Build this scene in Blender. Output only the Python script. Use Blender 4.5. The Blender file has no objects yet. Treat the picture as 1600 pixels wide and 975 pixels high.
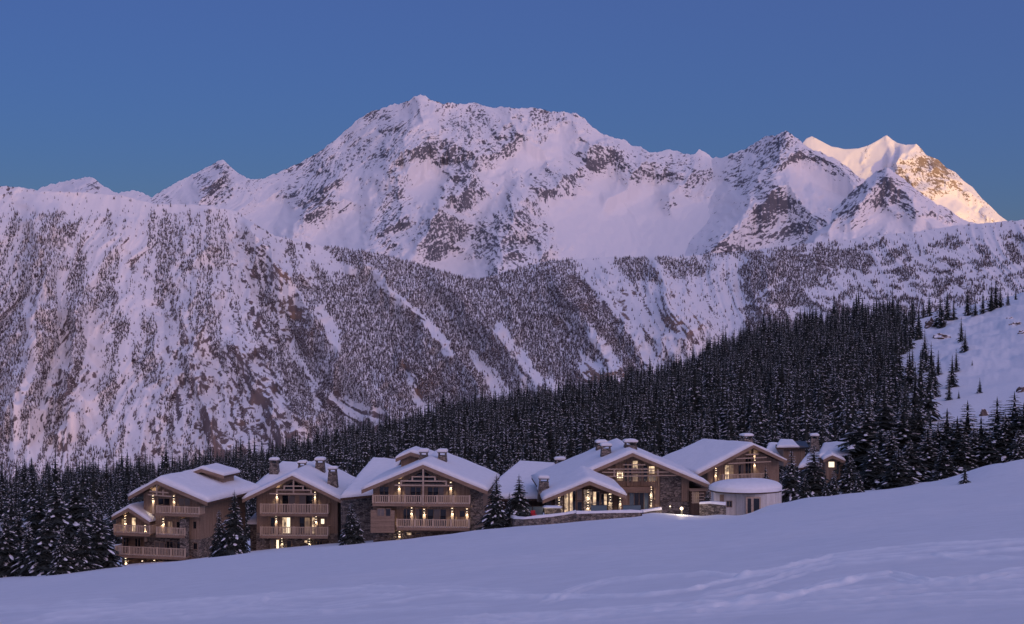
import bpy, bmesh, math, random
import numpy as np
from mathutils import Vector, Matrix
R = lambda d: d*math.pi/180
sc = bpy.context.scene
COL = sc.collection

# ------------------------------------------------------------------ camera
F, CX, HOR = 2600.0, 800.0, 487.5          # focal length and principal point, in pixels of a 1600 px wide picture
cam = bpy.data.objects.new('camera', bpy.data.cameras.new('camera'))
COL.objects.link(cam); sc.camera = cam
cam.rotation_euler = (R(90), 0, 0)
cam.data.sensor_width = 36; cam.data.lens = 36 * F / 1600
cam.data.clip_start = 0.5; cam.data.clip_end = 60000

# ------------------------------------------------------------------ sky, sun, exposure
SUN_AZ, SUN_EL = 30.0, 3.0                  # degrees to the right of straight behind the camera, degrees above the horizon
w = bpy.data.worlds.new('World'); sc.world = w; w.use_nodes = True
nt = w.node_tree; N = nt.nodes.new; L = nt.links.new
bg = nt.nodes['Background']
sky = N('ShaderNodeTexSky'); sky.sky_type = 'NISHITA'; sky.sun_disc = False
sky.sun_elevation = R(SUN_EL); sky.sun_rotation = R(180 - SUN_AZ)
sky.ozone_density = 5.0; sky.air_density = 1.0; sky.dust_density = 0.3; sky.altitude = 1900
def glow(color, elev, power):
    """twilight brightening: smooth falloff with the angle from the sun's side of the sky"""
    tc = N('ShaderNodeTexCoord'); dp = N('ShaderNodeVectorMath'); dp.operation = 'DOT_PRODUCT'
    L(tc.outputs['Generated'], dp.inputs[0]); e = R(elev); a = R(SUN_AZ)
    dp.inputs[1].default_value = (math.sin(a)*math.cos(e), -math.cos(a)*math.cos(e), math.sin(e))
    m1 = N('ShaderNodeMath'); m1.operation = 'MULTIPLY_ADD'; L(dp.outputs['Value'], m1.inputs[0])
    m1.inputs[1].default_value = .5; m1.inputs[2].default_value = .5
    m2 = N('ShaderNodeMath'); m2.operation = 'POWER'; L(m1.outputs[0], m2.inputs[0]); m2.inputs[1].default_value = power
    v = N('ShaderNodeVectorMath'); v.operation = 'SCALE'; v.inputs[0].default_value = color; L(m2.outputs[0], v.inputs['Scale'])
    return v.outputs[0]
def vadd(a, b):
    v = N('ShaderNodeVectorMath'); v.operation = 'ADD'; L(a, v.inputs[0]); L(b, v.inputs[1]); return v.outputs[0]
vm = N('ShaderNodeVectorMath'); vm.operation = 'MULTIPLY_ADD'; L(sky.outputs[0], vm.inputs[0])
vm.inputs[1].default_value = (1, .855, .86); vm.inputs[2].default_value = (.37, .10, .32)
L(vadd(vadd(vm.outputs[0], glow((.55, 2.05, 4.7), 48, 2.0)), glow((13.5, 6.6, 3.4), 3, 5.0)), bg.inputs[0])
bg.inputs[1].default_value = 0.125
sun = bpy.data.objects.new('sun', bpy.data.lights.new('sun', 'SUN')); COL.objects.link(sun)
sun.data.energy = 2.0; sun.data.angle = R(0.5); sun.data.color = (1.0, .58, .0)
SUN_DIR = Vector((math.sin(R(SUN_AZ))*math.cos(R(SUN_EL)), -math.cos(R(SUN_AZ))*math.cos(R(SUN_EL)), math.sin(R(SUN_EL))))
sun.rotation_euler = SUN_DIR.to_track_quat('Z', 'Y').to_euler()
sc.view_settings.view_transform = 'Standard'; sc.view_settings.look = 'None'
sc.view_settings.exposure = 0.0; sc.view_settings.gamma = 1.0; sc.view_settings.use_curve_mapping = False
sc.render.engine = 'CYCLES'
sc.cycles.max_bounces = 4; sc.cycles.diffuse_bounces = 2; sc.cycles.glossy_bounces = 3
sc.cycles.use_denoising = True; sc.cycles.use_adaptive_sampling = True; sc.cycles.adaptive_threshold = .02
rng = random.Random(7)

# ------------------------------------------------------------------ helpers
def tag(o, label=None, cat=None, group=None, kind=None):
    if label: o['label'] = label
    if cat: o['category'] = cat
    if group: o['group'] = group
    if kind: o['kind'] = kind
    return o
def obj(name, me, parent=None):
    o = bpy.data.objects.new(name, me); COL.objects.link(o)
    if parent: o.parent = parent
    return o
def empty(name, loc, rz=0.0):
    o = bpy.data.objects.new(name, None); COL.objects.link(o)
    o.location = loc; o.rotation_euler = (0, 0, rz); o.empty_display_size = 0.3
    return o
def copy_tree(o, parent=None):
    c = o.copy(); COL.objects.link(c); c.parent = parent
    for ch in o.children: copy_tree(ch, c)
    return c
class MB:
    """collects shapes into one mesh"""
    def __init__(s): s.v = []; s.f = []; s.m = []
    def poly(s, pts, faces, mi=0):
        n = len(s.v); s.v += [tuple(p) for p in pts]; s.f += [tuple(i+n for i in f) for f in faces]; s.m += [mi]*len(faces); return s
    def hexa(s, p, mi=0):
        return s.poly(p, [(3,2,1,0),(4,5,6,7),(0,1,5,4),(1,2,6,5),(2,3,7,6),(3,0,4,7)], mi)
    def box(s, x0, x1, y0, y1, z0, z1, mi=0):
        return s.hexa([(x0,y0,z0),(x1,y0,z0),(x1,y1,z0),(x0,y1,z0),(x0,y0,z1),(x1,y0,z1),(x1,y1,z1),(x0,y1,z1)], mi)
    def taper(s, x, y, z0, z1, w0, d0, w1, d1, mi=0):
        return s.hexa([(x-w0,y-d0,z0),(x+w0,y-d0,z0),(x+w0,y+d0,z0),(x-w0,y+d0,z0),(x-w1,y-d1,z1),(x+w1,y-d1,z1),(x+w1,y+d1,z1),(x-w1,y+d1,z1)], mi)
    def prism(s, pts, y0, y1, mi=0):
        """outline pts (x, z), counter-clockwise from the front, pulled from y0 to y1"""
        n = len(pts)
        fs = [tuple(range(n)), tuple(range(2*n-1, n-1, -1))] + [(i, i+n, (i+1) % n + n, (i+1) % n) for i in range(n)]
        return s.poly([(x,y0,z) for x, z in pts] + [(x,y1,z) for x, z in pts], fs, mi)
    def bar(s, a, b, w, h):
        a = Vector(a); b = Vector(b); d = (b-a).normalized()
        up = Vector((0,0,1)) if abs(d.z) < .95 else Vector((0,1,0))
        u = d.cross(up).normalized()*w/2; v = u.cross(d).normalized()*h/2
        return s.hexa([a-u-v, a+u-v, a+u+v, a-u+v, b-u-v, b+u-v, b+u+v, b-u+v])
    def build(s, name, mat, parent=None, smooth=False, kind=None):
        me = bpy.data.meshes.new(name); me.from_pydata(s.v, [], s.f)
        for m in (mat if isinstance(mat, (list, tuple)) else [mat]): me.materials.append(m)
        if any(s.m): me.polygons.foreach_set('material_index', s.m)
        if smooth: me.polygons.foreach_set('use_smooth', [True]*len(me.polygons))
        me.update()
        o = obj(name, me, parent)
        if kind: o['kind'] = kind
        return o

# numpy gradient noise
def _h(ix, iy, seed):
    h = (ix.astype(np.uint32)*np.uint32(374761393) + iy.astype(np.uint32)*np.uint32(668265263) + np.uint32((seed*2246822519) & 0xffffffff))
    h = (h ^ (h >> np.uint32(13)))*np.uint32(1274126177)
    return h ^ (h >> np.uint32(16))
def perlin(x, y, seed=0):
    x = np.asarray(x, float); y = np.asarray(y, float)
    xi = np.floor(x); yi = np.floor(y); fx = x-xi; fy = y-yi; xi = xi.astype(np.int64); yi = yi.astype(np.int64)
    def g(dx, dy):
        a = _h(xi+dx, yi+dy, seed).astype(np.float32)*np.float32(2*math.pi/4294967296.0)
        return np.cos(a)*(fx-dx) + np.sin(a)*(fy-dy)
    u = fx*fx*fx*(fx*(fx*6-15)+10); v = fy*fy*fy*(fy*(fy*6-15)+10)
    a = g(0,0); b = g(1,0); c = g(0,1); d = g(1,1)
    return (a+(b-a)*u + ((c+(d-c)*u)-(a+(b-a)*u))*v)*1.5
def fbm(x, y, oct=4, seed=0, gain=.5):
    s = 0; a = 1; f = 1
    for i in range(oct):
        s = s + a*perlin(x*f, y*f, seed+i*17); a *= gain; f *= 2.03
    return s
def sstep(a, b, x):
    t = np.clip((x-a)/(b-a), 0, 1); return t*t*(3-2*t)
def dist_poly(px, py, pts):
    """distance to a polyline and position along it (0..1)"""
    best = np.full(px.shape, 1e9); tt = np.zeros(px.shape); n = len(pts)-1
    for i in range(n):
        (ax, ay), (bx, by) = pts[i][:2], pts[i+1][:2]
        dx, dy = bx-ax, by-ay; l2 = dx*dx+dy*dy
        t = np.clip(((px-ax)*dx+(py-ay)*dy)/l2, 0, 1)
        d = np.hypot(px-ax-t*dx, py-ay-t*dy); m = d < best
        best = np.where(m, d, best); tt = np.where(m, (i+t)/n, tt)
    return best, tt
def interp(tab, x):
    a = np.array(tab, float); return np.interp(x, a[:,0], a[:,1])
def grid_mesh(name, P, mat, attrs=None, smooth=True, flip=False):
    nr, nc = P.shape[:2]
    me = bpy.data.meshes.new(name); nv = nr*nc; nf = (nr-1)*(nc-1)
    idx = np.arange(nv).reshape(nr, nc)
    q = np.stack([idx[:-1,:-1], idx[:-1,1:], idx[1:,1:], idx[1:,:-1]], -1).reshape(-1)
    if flip: q = q.reshape(-1,4)[:,::-1].reshape(-1)
    me.vertices.add(nv); me.vertices.foreach_set('co', P.reshape(-1).astype(np.float32))
    me.loops.add(nf*4); me.loops.foreach_set('vertex_index', q.astype(np.int32))
    me.polygons.add(nf); me.polygons.foreach_set('loop_start', np.arange(0, nf*4, 4, dtype=np.int32))
    me.polygons.foreach_set('loop_total', np.full(nf, 4, np.int32))
    me.polygons.foreach_set('use_smooth', np.full(nf, smooth))
    me.update(calc_edges=True)
    for k, a in (attrs or {}).items():
        me.attributes.new(k, 'FLOAT', 'POINT').data.foreach_set('value', a.reshape(-1).astype(np.float32))
    me.materials.append(mat)
    return obj(name, me)
def normals(P):
    du = np.gradient(P, axis=1); dv = np.gradient(P, axis=0)
    n = np.cross(du, dv); n /= np.maximum(np.linalg.norm(n, axis=2, keepdims=True), 1e-9)
    return n*np.sign(n[...,2:3]+1e-12)

# ------------------------------------------------------------------ materials
def mat(name, color, rough=.8, spec=.2):
    m = bpy.data.materials.new(name); m.use_nodes = True
    b = m.node_tree.nodes['Principled BSDF']
    b.inputs['Base Color'].default_value = (*color, 1); b.inputs['Roughness'].default_value = rough
    b.inputs['Specular IOR Level'].default_value = spec
    return m
def nodes(m):
    t = m.node_tree; return t, t.nodes.new, t.links.new, t.nodes['Principled BSDF']
def ramp(t, stops):
    r = t.nodes.new('ShaderNodeValToRGB'); e = r.color_ramp.elements
    while len(e) < len(stops): e.new(.5)
    for k, (p, c) in zip(e, stops): k.position = p; k.color = (*c, 1)
    return r
def bump(t, height, b, strength=.3, dist=.05):
    n = t.nodes.new('ShaderNodeBump'); n.inputs['Strength'].default_value = strength; n.inputs['Distance'].default_value = dist
    t.links.new(height, n.inputs['Height']); t.links.new(n.outputs[0], b.inputs['Normal'])
def noise(t, scale, detail=4, vec=None, rough=.55):
    n = t.nodes.new('ShaderNodeTexNoise'); n.inputs['Scale'].default_value = scale; n.inputs['Detail'].default_value = detail
    n.inputs['Roughness'].default_value = rough
    if vec is not None: t.links.new(vec, n.inputs['Vector'])
    return n
def mapped(t, scale, rot=(0,0,0), kind='Object'):
    c = t.nodes.new('ShaderNodeTexCoord'); m = t.nodes.new('ShaderNodeMapping')
    m.inputs['Scale'].default_value = scale; m.inputs['Rotation'].default_value = rot
    t.links.new(c.outputs[kind], m.inputs['Vector']); return m.outputs[0]

def snow_mat(name, scale, strength, dist, color=(.80, .81, .84)):
    m = mat(name, color, .65, .25); t, n, l, b = nodes(m)
    v = mapped(t, (1,1,1)); a = noise(t, scale, 3, v, .6)
    r = ramp(t, [(.3, tuple(c*.95 for c in color)), (.7, tuple(min(c*1.03, .9) for c in color))]); l(a.outputs[0], r.inputs[0]); l(r.outputs[0], b.inputs['Base Color'])
    bump(t, a.outputs[0], b, strength, dist); return m
M = {}
M['snow'] = snow_mat('snow_field', .9, .35, .12, (.77,.785,.82))
def whiten_tracks(m):
    # colours the snow along the ski tracks whiter than the rest
    t, n, l, b = nodes(m); at = n('ShaderNodeAttribute'); at.attribute_name = 'track_white'; src = b.inputs['Base Color'].links[0].from_socket
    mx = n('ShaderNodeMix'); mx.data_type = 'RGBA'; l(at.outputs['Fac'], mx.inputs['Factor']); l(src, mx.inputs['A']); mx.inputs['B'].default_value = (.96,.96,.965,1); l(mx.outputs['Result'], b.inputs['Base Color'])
whiten_tracks(M['snow'])
M['roofsnow'] = snow_mat('roof_snow', 1.6, .3, .06)
M['dusted'] = snow_mat('dusted_branches', 3, .2, .03, (.60,.61,.66))
M['treesnow'] = snow_mat('tree_snow', 3, .2, .03, (.74,.75,.80))

def mountain_mat(name, rockA, rockB, scale, snowc=(.80, .79, .81)):
    """snow over rock; how much rock shows is the sheet's own 'rock' value, broken up by fine noise"""
    m = mat(name, (1,1,1), .8, .15); t, n, l, b = nodes(m)
    at = n('ShaderNodeAttribute'); at.attribute_name = 'rock'
    wa = n('ShaderNodeAttribute'); wa.attribute_name = 'warm'
    v = mapped(t, (1,1,1)); a2 = noise(t, scale, 3, v, .6)
    a1 = noise(t, .075, 3, v, .65)
    ms = n('ShaderNodeMath'); ms.operation = 'MULTIPLY_ADD'; l(a1.outputs[0], ms.inputs[0]); ms.inputs[1].default_value = .55; l(at.outputs['Fac'], ms.inputs[2])
    mr = n('ShaderNodeMapRange'); mr.interpolation_type = 'SMOOTHSTEP'; mr.inputs['From Min'].default_value = .775; mr.inputs['From Max'].default_value = .855; mr.inputs['To Max'].default_value = .95; l(ms.outputs[0], mr.inputs['Value'])
    rr = ramp(t, [(.3, rockA), (.7, rockB)]); l(a2.outputs[0], rr.inputs[0])
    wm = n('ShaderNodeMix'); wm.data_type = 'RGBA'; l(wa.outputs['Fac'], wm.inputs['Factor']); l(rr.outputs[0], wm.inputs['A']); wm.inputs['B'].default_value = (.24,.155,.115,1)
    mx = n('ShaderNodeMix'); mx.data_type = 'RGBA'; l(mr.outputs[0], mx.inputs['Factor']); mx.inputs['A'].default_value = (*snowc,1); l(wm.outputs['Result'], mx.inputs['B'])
    l(mx.outputs['Result'], b.inputs['Base Color']); return m
M['mtn'] = mountain_mat('mountain_rock_and_snow', (.055,.057,.076), (.135,.132,.160), .012)
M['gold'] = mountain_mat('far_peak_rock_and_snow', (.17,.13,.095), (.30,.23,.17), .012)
M['flank'] = mountain_mat('valley_side_rock_and_snow', (.075,.058,.066), (.16,.125,.13), .015)

# ------------------------------------------------------------------ mountains: relief sheets standing at their own distance
def soft(px, py, regs):
    out = np.zeros(px.shape)
    for x0, y0, x1, y1, ang, val in regs:
        cx, cy, rx, ry = (x0+x1)/2, (y0+y1)/2, abs(x1-x0)/2, abs(y1-y0)/2
        m = np.hypot(rx, ry)*1.6
        c, s = math.cos(R(ang)), math.sin(R(ang))
        u = (px-cx)*c + (py-cy)*s; v = -(px-cx)*s + (py-cy)*c
        d = (u/rx)**2 + (v/ry)**2
        out += val*sstep(1.9, .15, d)*1.1
    return out
def sheet(name, x0, x1, step, crest, base, Yc, Yb, rows, regs, spurs, theta, amp, seed, material, lams, jag=2.0, stretch=2.2,
          warmregs=(), steep0=.36, steepk=.5, rock0=.385, noisek=1.0, fine=9.5, g=1.0, extra=None, rough0=.6, fs=2.6, ribs=0.0, lean=.30):
    px = np.arange(x0, x1+step, step, dtype=float)
    c0 = interp(crest, px)
    k = np.exp(-np.arange(-90, 91)**2/(2*36.0**2)); cs = np.convolve(np.pad(c0, 90, mode='edge'), k/k.sum(), 'valid')   # broad shape of the crest
    cp = c0 + jag*fbm(px/14, px*0+seed, 4, seed, .6)
    bp = interp(base, px) if isinstance(base, list) else np.full(px.shape, float(base))
    v = np.linspace(0, 1, rows)[:,None]
    PX = np.repeat(px[None], rows, 0); PY = bp[None] + (c0-bp)[None]*v + (cp-c0)[None]*v**6
    Yc_, Yb_ = [interp(q, px)[None] if isinstance(q, list) else q for q in (Yc, Yb)]
    Y0 = Yb_ + (Yc_-Yb_)*np.clip((bp[None]-PY)/(bp-cs)[None], 0, 1.3)
    X0 = (PX-CX)/F*Y0; Z0 = (HOR-PY)/F*Y0
    wx = PX + 15*fbm(PX/48, PY/48, 5, seed+5, .6); wy = PY + 13*fbm(PX/48, PY/48, 5, seed+9, .6)
    dens = soft(wx, wy, regs); dens = np.where(dens > .5, .5+(dens-.5)*.5, dens)
    rough = np.clip(rough0 + dens*1.3, .12, 1.5)
    D = np.zeros(PX.shape)
    for pts, width, height in spurs:
        d, t = dist_poly(PX + 14*fbm(PX/40, PY/40, 3, seed+31), PY, pts)
        wd = width if not isinstance(width, tuple) else width[0]+(width[1]-width[0])*t
        D += height*np.clip(1-d/wd, 0, 1)**1.3
    Xw = X0 + 90*fbm(X0/500, Z0/500, 3, seed+41); Zw = Z0*1.25 + 90*fbm(X0/500, Z0/500, 3, seed+43)
    wt = interp(theta[2], px)[None]*np.ones(PX.shape)
    Dn = np.zeros(PX.shape); score = np.zeros(PX.shape)
    for ti, ang in enumerate(theta[:2]):       # two sets of beds and gullies, dipping either way
        wq = wt if ti else 1-wt
        use = np.where(wq.max(0) > 0)[0]
        if not len(use): continue
        sl = slice(use[0], use[-1]+1)
        c, s_ = math.cos(R(ang)), math.sin(R(ang))
        A = Xw[:,sl]*c + Zw[:,sl]*s_; B = -Xw[:,sl]*s_ + Zw[:,sl]*c
        dn = 0; scr = 0; rg = rough[:,sl]
        for i, lam in enumerate(lams):
            n = perlin(A/(lam*stretch), B/lam, seed+i*7+ti*131)
            r = 1-2*np.abs(n) if i < len(lams)-1 else n*1.2
            dn = dn + amp*lam*.16*r*(rg if i > 0 else np.clip(rg, .5, 1.2))
            if i >= 1: scr = scr - .13*r
        if ribs:
            # long ribs and gullies running straight down the slope
            bw = B + 10*fbm(A/160, B/90, 3, seed+75)
            for lam, kd in ((84,.30),(40,.30),(21,.22)):
                n = perlin(A/(lam*8), bw/lam, seed+77+int(lam)); dn = dn + ribs*kd*lam*(1-2*np.abs(n))*np.clip(.35+rg, 0, 1.2)
                scr = scr*.72 - ribs*.30*n
        scr = scr + .24*fbm(A/170, B/80, 3, seed+61, .6) + .46*perlin(A/(fine*fs), B/fine, seed+63) + .36*perlin(A/(fine*.35*fs), B/(fine*.6), seed+65)
        Dn[:,sl] += wq[:,sl]*dn; score[:,sl] += wq[:,sl]*scr
    D += Dn
    D *= (1 - .5*sstep(.85, 1, v))
    Y = Y0 - D
    # no overhangs: going up the face the rock may stand steep but never leans out
    cz = np.cumsum(np.abs(np.gradient(PY, axis=0))*Y0/F, axis=0)*lean
    Y = np.maximum.accumulate(Y-cz, axis=0) + cz
    P = np.stack([(PX-CX)/F*Y, Y, (HOR-PY)/F*Y], -1)
    nrm = normals(P)
    steep = 1-nrm[...,2]
    rock = rock0 + dens*.6 + steepk*np.clip(steep-steep0, -.35, .35) + score*noisek
    warm = np.clip(soft(wx, wy, warmregs), 0, 1) if warmregs else np.zeros(PX.shape)
    rock = np.clip(np.where(rock > .5, .5+(rock-.5)*.28, rock) + warm*.12, 0, .66)
    # the far side of the ridge, falling away behind the crest
    back = []
    for k in range(1, 7):
        q = P[-1].copy(); q[:,1] += 160*k; q[:,0] *= q[:,1]/P[-1][:,1]; q[:,2] -= 45*k + 14*k*k; back.append(q)
    Pf = np.concatenate([P, np.array(back)], 0)
    pad = lambda a: np.concatenate([a, np.repeat(a[-1:], 6, 0)], 0)
    o = grid_mesh(name, Pf, material, {'rock': pad(rock), 'warm': pad(warm)})
    o['kind'] = 'structure'
    return dict(P=P, PX=PX, PY=PY, rock=rock, dens=dens, n=nrm, warm=warm, wx=wx, wy=wy)

MAIN_CREST = [(-250,305),(40,302),(62,295),(75,289),(100,283),(122,279),(140,276),(152,283),(163,291),(185,303),(205,296),(222,301),(238,308),(255,297),(275,286),(300,273),
 (325,260),(340,252),(349,249),(357,258),(370,268),(385,278),(400,281),(430,272),(460,258),(500,237),(540,205),(562,184),(574,177),(600,168),(618,162),(638,158),(648,151),(657,147),(668,154),(685,160),
 (715,162),(745,161),(758,166),(770,169),(785,166),(800,169),(830,168),(845,170),(862,175),(880,174),(900,177),(912,184),(925,198),(940,209),(958,214),(978,220),(990,228),(1002,229),(1015,239),(1028,236),
 (1046,234),(1062,237),(1070,241),(1085,240),(1092,234),(1105,240),(1118,249),(1132,252),(1300,300)]
MAIN_ROCK = [(702,180,812,236,20,.75),(640,222,745,258,8,.6),(616,236,640,330,-20,.45),(684,244,752,322,-25,.8),(545,175,650,300,-40,.33),(430,226,555,310,-28,.42),(455,288,535,352,-38,.75),
 (575,300,640,400,0,.45),(650,330,728,405,-20,.65),(738,328,862,432,12,.72),(650,150,905,182,3,.38),(900,228,972,264,-18,.65),(800,268,908,318,-15,.62),(948,232,1120,290,12,.42),(1024,310,1048,344,-20,.5),
 (305,252,362,312,-35,.7),(95,278,165,312,-30,.35),(215,298,290,318,0,.25),(560,178,760,215,10,.30),(360,270,440,300,10,.2),(830,170,905,225,30,.3),
 (622,246,704,314,10,-1.0),(860,290,1115,405,5,-.8),(400,300,470,380,0,-.4),(765,245,850,265,-10,-.45),(770,300,800,330,0,-.4),(540,330,580,400,0,-.3),(480,330,560,400,0,-.35),(812,212,905,252,-20,-.75),(255,285,320,320,-20,-.3),(700,400,760,430,0,-.3)]
MAIN_SPURS = [([(657,147),(645,200),(632,250),(630,300),(600,370),(570,410)], (60,70), 230),([(657,147),(700,215),(750,245),(720,300),(690,340)], (40,50), 170),([(500,237),(520,280),(480,330),(455,360)], (40,35), 190),
 ([(900,177),(960,225),(900,270),(860,300)], 45, 150),([(349,249),(335,280),(310,315)], (26,30), 170),([(140,276),(125,300),(100,320)], 25, 120),([(690,325),(670,380),(640,420)], 45, 200),([(800,330),(790,390),(780,440)], (50,75), 210),
 ([(1015,238),(990,280),(950,310)], 35, 150),([(1092,234),(1080,270),(1050,310)], 35, 150),([(800,168),(810,215),(850,235)], 30, 120),([(665,275),(720,350)], 40, -50),([(960,320),(1000,400)], 120, -160),([(440,320),(420,390)], 60, -90)]
sheet('main_mountain', -200, 1290, 1.45, MAIN_CREST, 455, 8600, 7000, 230, MAIN_ROCK, MAIN_SPURS, (56, 112, [(620,0),(800,1),(960,1),(1060,0)]), 1.25, 3, M['mtn'], [520,260,130,65,34,18], 2.2, ribs=.45, rock0=.365)

E_CREST = [(1040,290),(1090,262),(1118,246),(1135,244),(1150,238),(1165,233),(1185,219),(1200,213),(1218,208),(1229,205),(1240,211),(1256,226),(1275,236),(1300,245),(1325,261),(1345,279),(1380,300),(1450,330),(1530,350),(1760,360)]
E_ROCK = [(1130,215,1260,330,-38,.62),(1240,215,1350,290,25,.48),(1150,300,1290,400,-15,.34),(1180,310,1230,350,-30,.3),(1110,350,1160,405,-40,.35),(1235,345,1290,395,20,.25),(1100,380,1160,410,0,.7),(1215,205,1265,245,20,.4),(1250,320,1330,390,20,.2),
 (1222,258,1330,320,15,-.9),(1120,290,1170,360,-35,-.35),(1270,365,1370,400,10,-.2),(1150,225,1205,250,-30,-.3),(1130,420,1500,460,0,-.2)]
E_SPURS = [([(1229,205),(1210,250),(1175,310),(1130,370),(1105,400)], (45,60), 300),([(1229,205),(1290,250),(1340,290)], (40,45), 190),([(1235,295),(1180,330),(1120,395)], (65,75), 150),([(1240,300),(1300,350),(1360,395)], (50,50), 210),([(1270,290),(1330,310)], 45, -170)]
sheet('side_mountain', 1030, 1730, 1.45, E_CREST, 460, [(1030,8850),(1080,8660),(1340,7700)], [(1030,7300),(1080,7060),(1340,6400)], 190, E_ROCK, E_SPURS, (43, 125, [(1225,0),(1275,1)]), 1.2, 23, M['mtn'], [420,210,105,52,27,15], 2.0, ribs=.4, rock0=.32)
P_CREST = [(1240,400),(1300,330),(1330,300),(1350,284),(1368,268),(1385,261),(1398,270),(1412,279),(1430,295),(1455,313),(1480,326),(1505,343),(1530,352),(1580,362),(1760,380)]
P_ROCK = [(1300,265,1400,340,-42,.6),(1385,262,1440,330,40,.42),(1400,320,1450,345,20,.45),(1440,300,1500,345,35,.4),(1330,350,1400,400,0,.25),(1310,330,1380,365,-20,-.3),(1390,345,1520,380,10,-.45)]
P_SPURS = [([(1385,261),(1350,310),(1300,350),(1270,380)], (35,40), 190),([(1385,261),(1430,320),(1470,370)], (35,40), 170)]
sheet('pyramid_mountain', 1235, 1730, 1.45, P_CREST, 460, 7200, 6300, 140, P_ROCK, P_SPURS, (43, 128, [(1378,0),(1405,1)]), 1.15, 37, M['mtn'], [360,180,90,45,24,14], 2.0, ribs=.4, rock0=.34)
G_CREST = [(1150,300),(1225,250),(1250,228),(1260,216),(1268,213),(1279,218),(1286,222),(1300,229),(1320,233),(1340,232),(1357,227),(1372,219),(1385,211),(1394,218),(1402,223),(1415,226),(1432,225),(1441,234),(1447,242),(1466,249),(1478,262),(1492,268),(1505,282),(1520,293),(1535,311),(1548,322),(1560,335),(1575,346),(1640,380),(1760,420)]
G_ROCK = [(1262,211,1282,222,0,.5),(1342,232,1372,262,-60,.45),(1402,226,1478,338,52,1.15),(1440,235,1560,320,43,.65),(1530,310,1575,350,45,.5),(1465,280,1525,330,45,-.35),(1280,220,1348,270,10,-.9),(1368,212,1402,265,40,-.8)]
G_SPURS = [([(1385,211),(1395,240),(1402,275)], 26, 45),([(1432,225),(1402,255),(1420,300),(1470,345)], (26,45), 230),([(1447,242),(1520,300),(1575,350)], (22,30), 160),([(1320,235),(1330,280)], 45, -30),([(1397,232),(1394,262)], 12, -90)]
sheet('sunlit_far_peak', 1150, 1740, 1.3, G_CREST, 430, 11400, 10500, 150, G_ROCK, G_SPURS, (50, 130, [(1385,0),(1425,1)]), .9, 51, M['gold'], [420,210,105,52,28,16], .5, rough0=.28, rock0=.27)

# wooded valley side across the whole view
F_CREST = [(-250,288),(0,291),(30,292),(60,298),(130,300),(190,305),(240,318),(290,319),(330,321),(370,330),(395,348),(430,368),(470,377),(500,383),(560,390),(620,402),(680,420),(740,437),(762,434),(800,421),
 (860,407),(950,402),(1050,401),(1110,397),(1200,388),(1300,376),(1400,366),(1500,352),(1600,343),(1800,330)]
F_BASE = [(-250,820),(300,800),(500,740),(700,700),(1000,660),(1300,600),(1800,560)]
CHUTES = [  # open avalanche paths: pixels along the path, width, depth
 ([(98,470),(98,537),(86,589),(57,666),(46,720)], 10, 60),([(145,500),(143,590),(138,640),(152,690)], 13, 70),([(46,470),(52,566),(32,623),(20,720)], 7, 45),([(235,610),(232,698),(262,735)], (10,26), 60),
 ([(195,545),(200,585)], 9, 20),([(197,365),(192,443),(200,490)], 9, 40),([(96,430),(96,495)], 7, 30),([(365,375),(378,430),(388,480),(420,540)], (14,8), 60),([(426,410),(445,450),(470,490)], (10,12), 60),([(480,392),(545,425)], (14,8), 30),
 ([(500,490),(526,545)], 11, 45),([(520,622),(585,668)], (12,26), 50),([(575,418),(610,455),(642,488)], 9, 50),([(650,490),(700,550)], 6, 40),([(628,580),(650,620),(672,655)], (7,11), 40),([(736,550),(786,630)], 8, 45),
 ([(778,510),(840,600)], 7, 40),([(895,488),(935,530),(962,570)], (8,12), 50),([(970,500),(1020,568)], (7,11), 45),([(1030,515),(1072,580)], (8,11), 45),([(1080,530),(1125,570)], (8,10), 40),([(1138,425),(1136,490),(1128,550)], (12,24), 55),
 ([(240,480),(262,560),(300,640),(330,720)], 8, 60),([(300,520),(330,600),(370,680)], 9, 70),([(340,470),(390,570),(430,660)], 8, 70),([(400,560),(450,650)], 7, 50),([(430,480),(480,590),(500,640)], 6, 45),([(270,420),(285,470)], 6, 25),([(330,560),(390,700)], 6, 50),([(200,640),(205,700)], 7, 25)]
F_SPURS = [(pts, wd if isinstance(wd, tuple) else wd*1.8, -h*.35) for pts, wd, h in CHUTES] + [([(60,330),(70,450),(30,650)], 40, 150),([(120,480),(115,560),(100,680)], 26, 120),([(330,325),(310,400),(290,520)], (50,45), 60),([(390,350),(470,480),(560,600),(640,680)], (30,50), 200),
 ([(560,395),(640,480),(740,600),(780,660)], (30,45), 170),([(290,560),(320,640),(350,720)], 18, 110),([(370,540),(420,640),(450,720)], 18, 110),([(680,425),(800,560),(880,640)], (30,40), 150),([(860,410),(900,480),(960,580)], (35,30), 90),
 ([(1030,415),(1040,470),(1080,520)], 30, 110),([(980,510),(1010,570)], 18, 80),([(1040,530),(1060,590)], 16, 80),([(1200,400),(1200,500)], 50, 90)]
WARM = [(1024,412,1050,456,0,.8),(1028,488,1090,520,10,.75),(962,500,1020,522,25,.6),(900,562,962,612,10,.85),(964,568,1010,612,0,.5),(622,540,655,590,-10,.75),(648,584,684,622,0,.8),(766,495,802,545,50,.6),(430,402,458,434,20,.85),
 (880,462,925,482,20,.6),(960,440,985,500,0,.4),(452,482,468,502,0,.7),(395,600,420,640,60,.35),(350,520,400,560,50,.3),(300,600,420,720,60,.25),(1160,470,1200,500,0,.4),(1060,440,1110,470,0,.35),(420,470,500,540,45,.25)]
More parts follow.
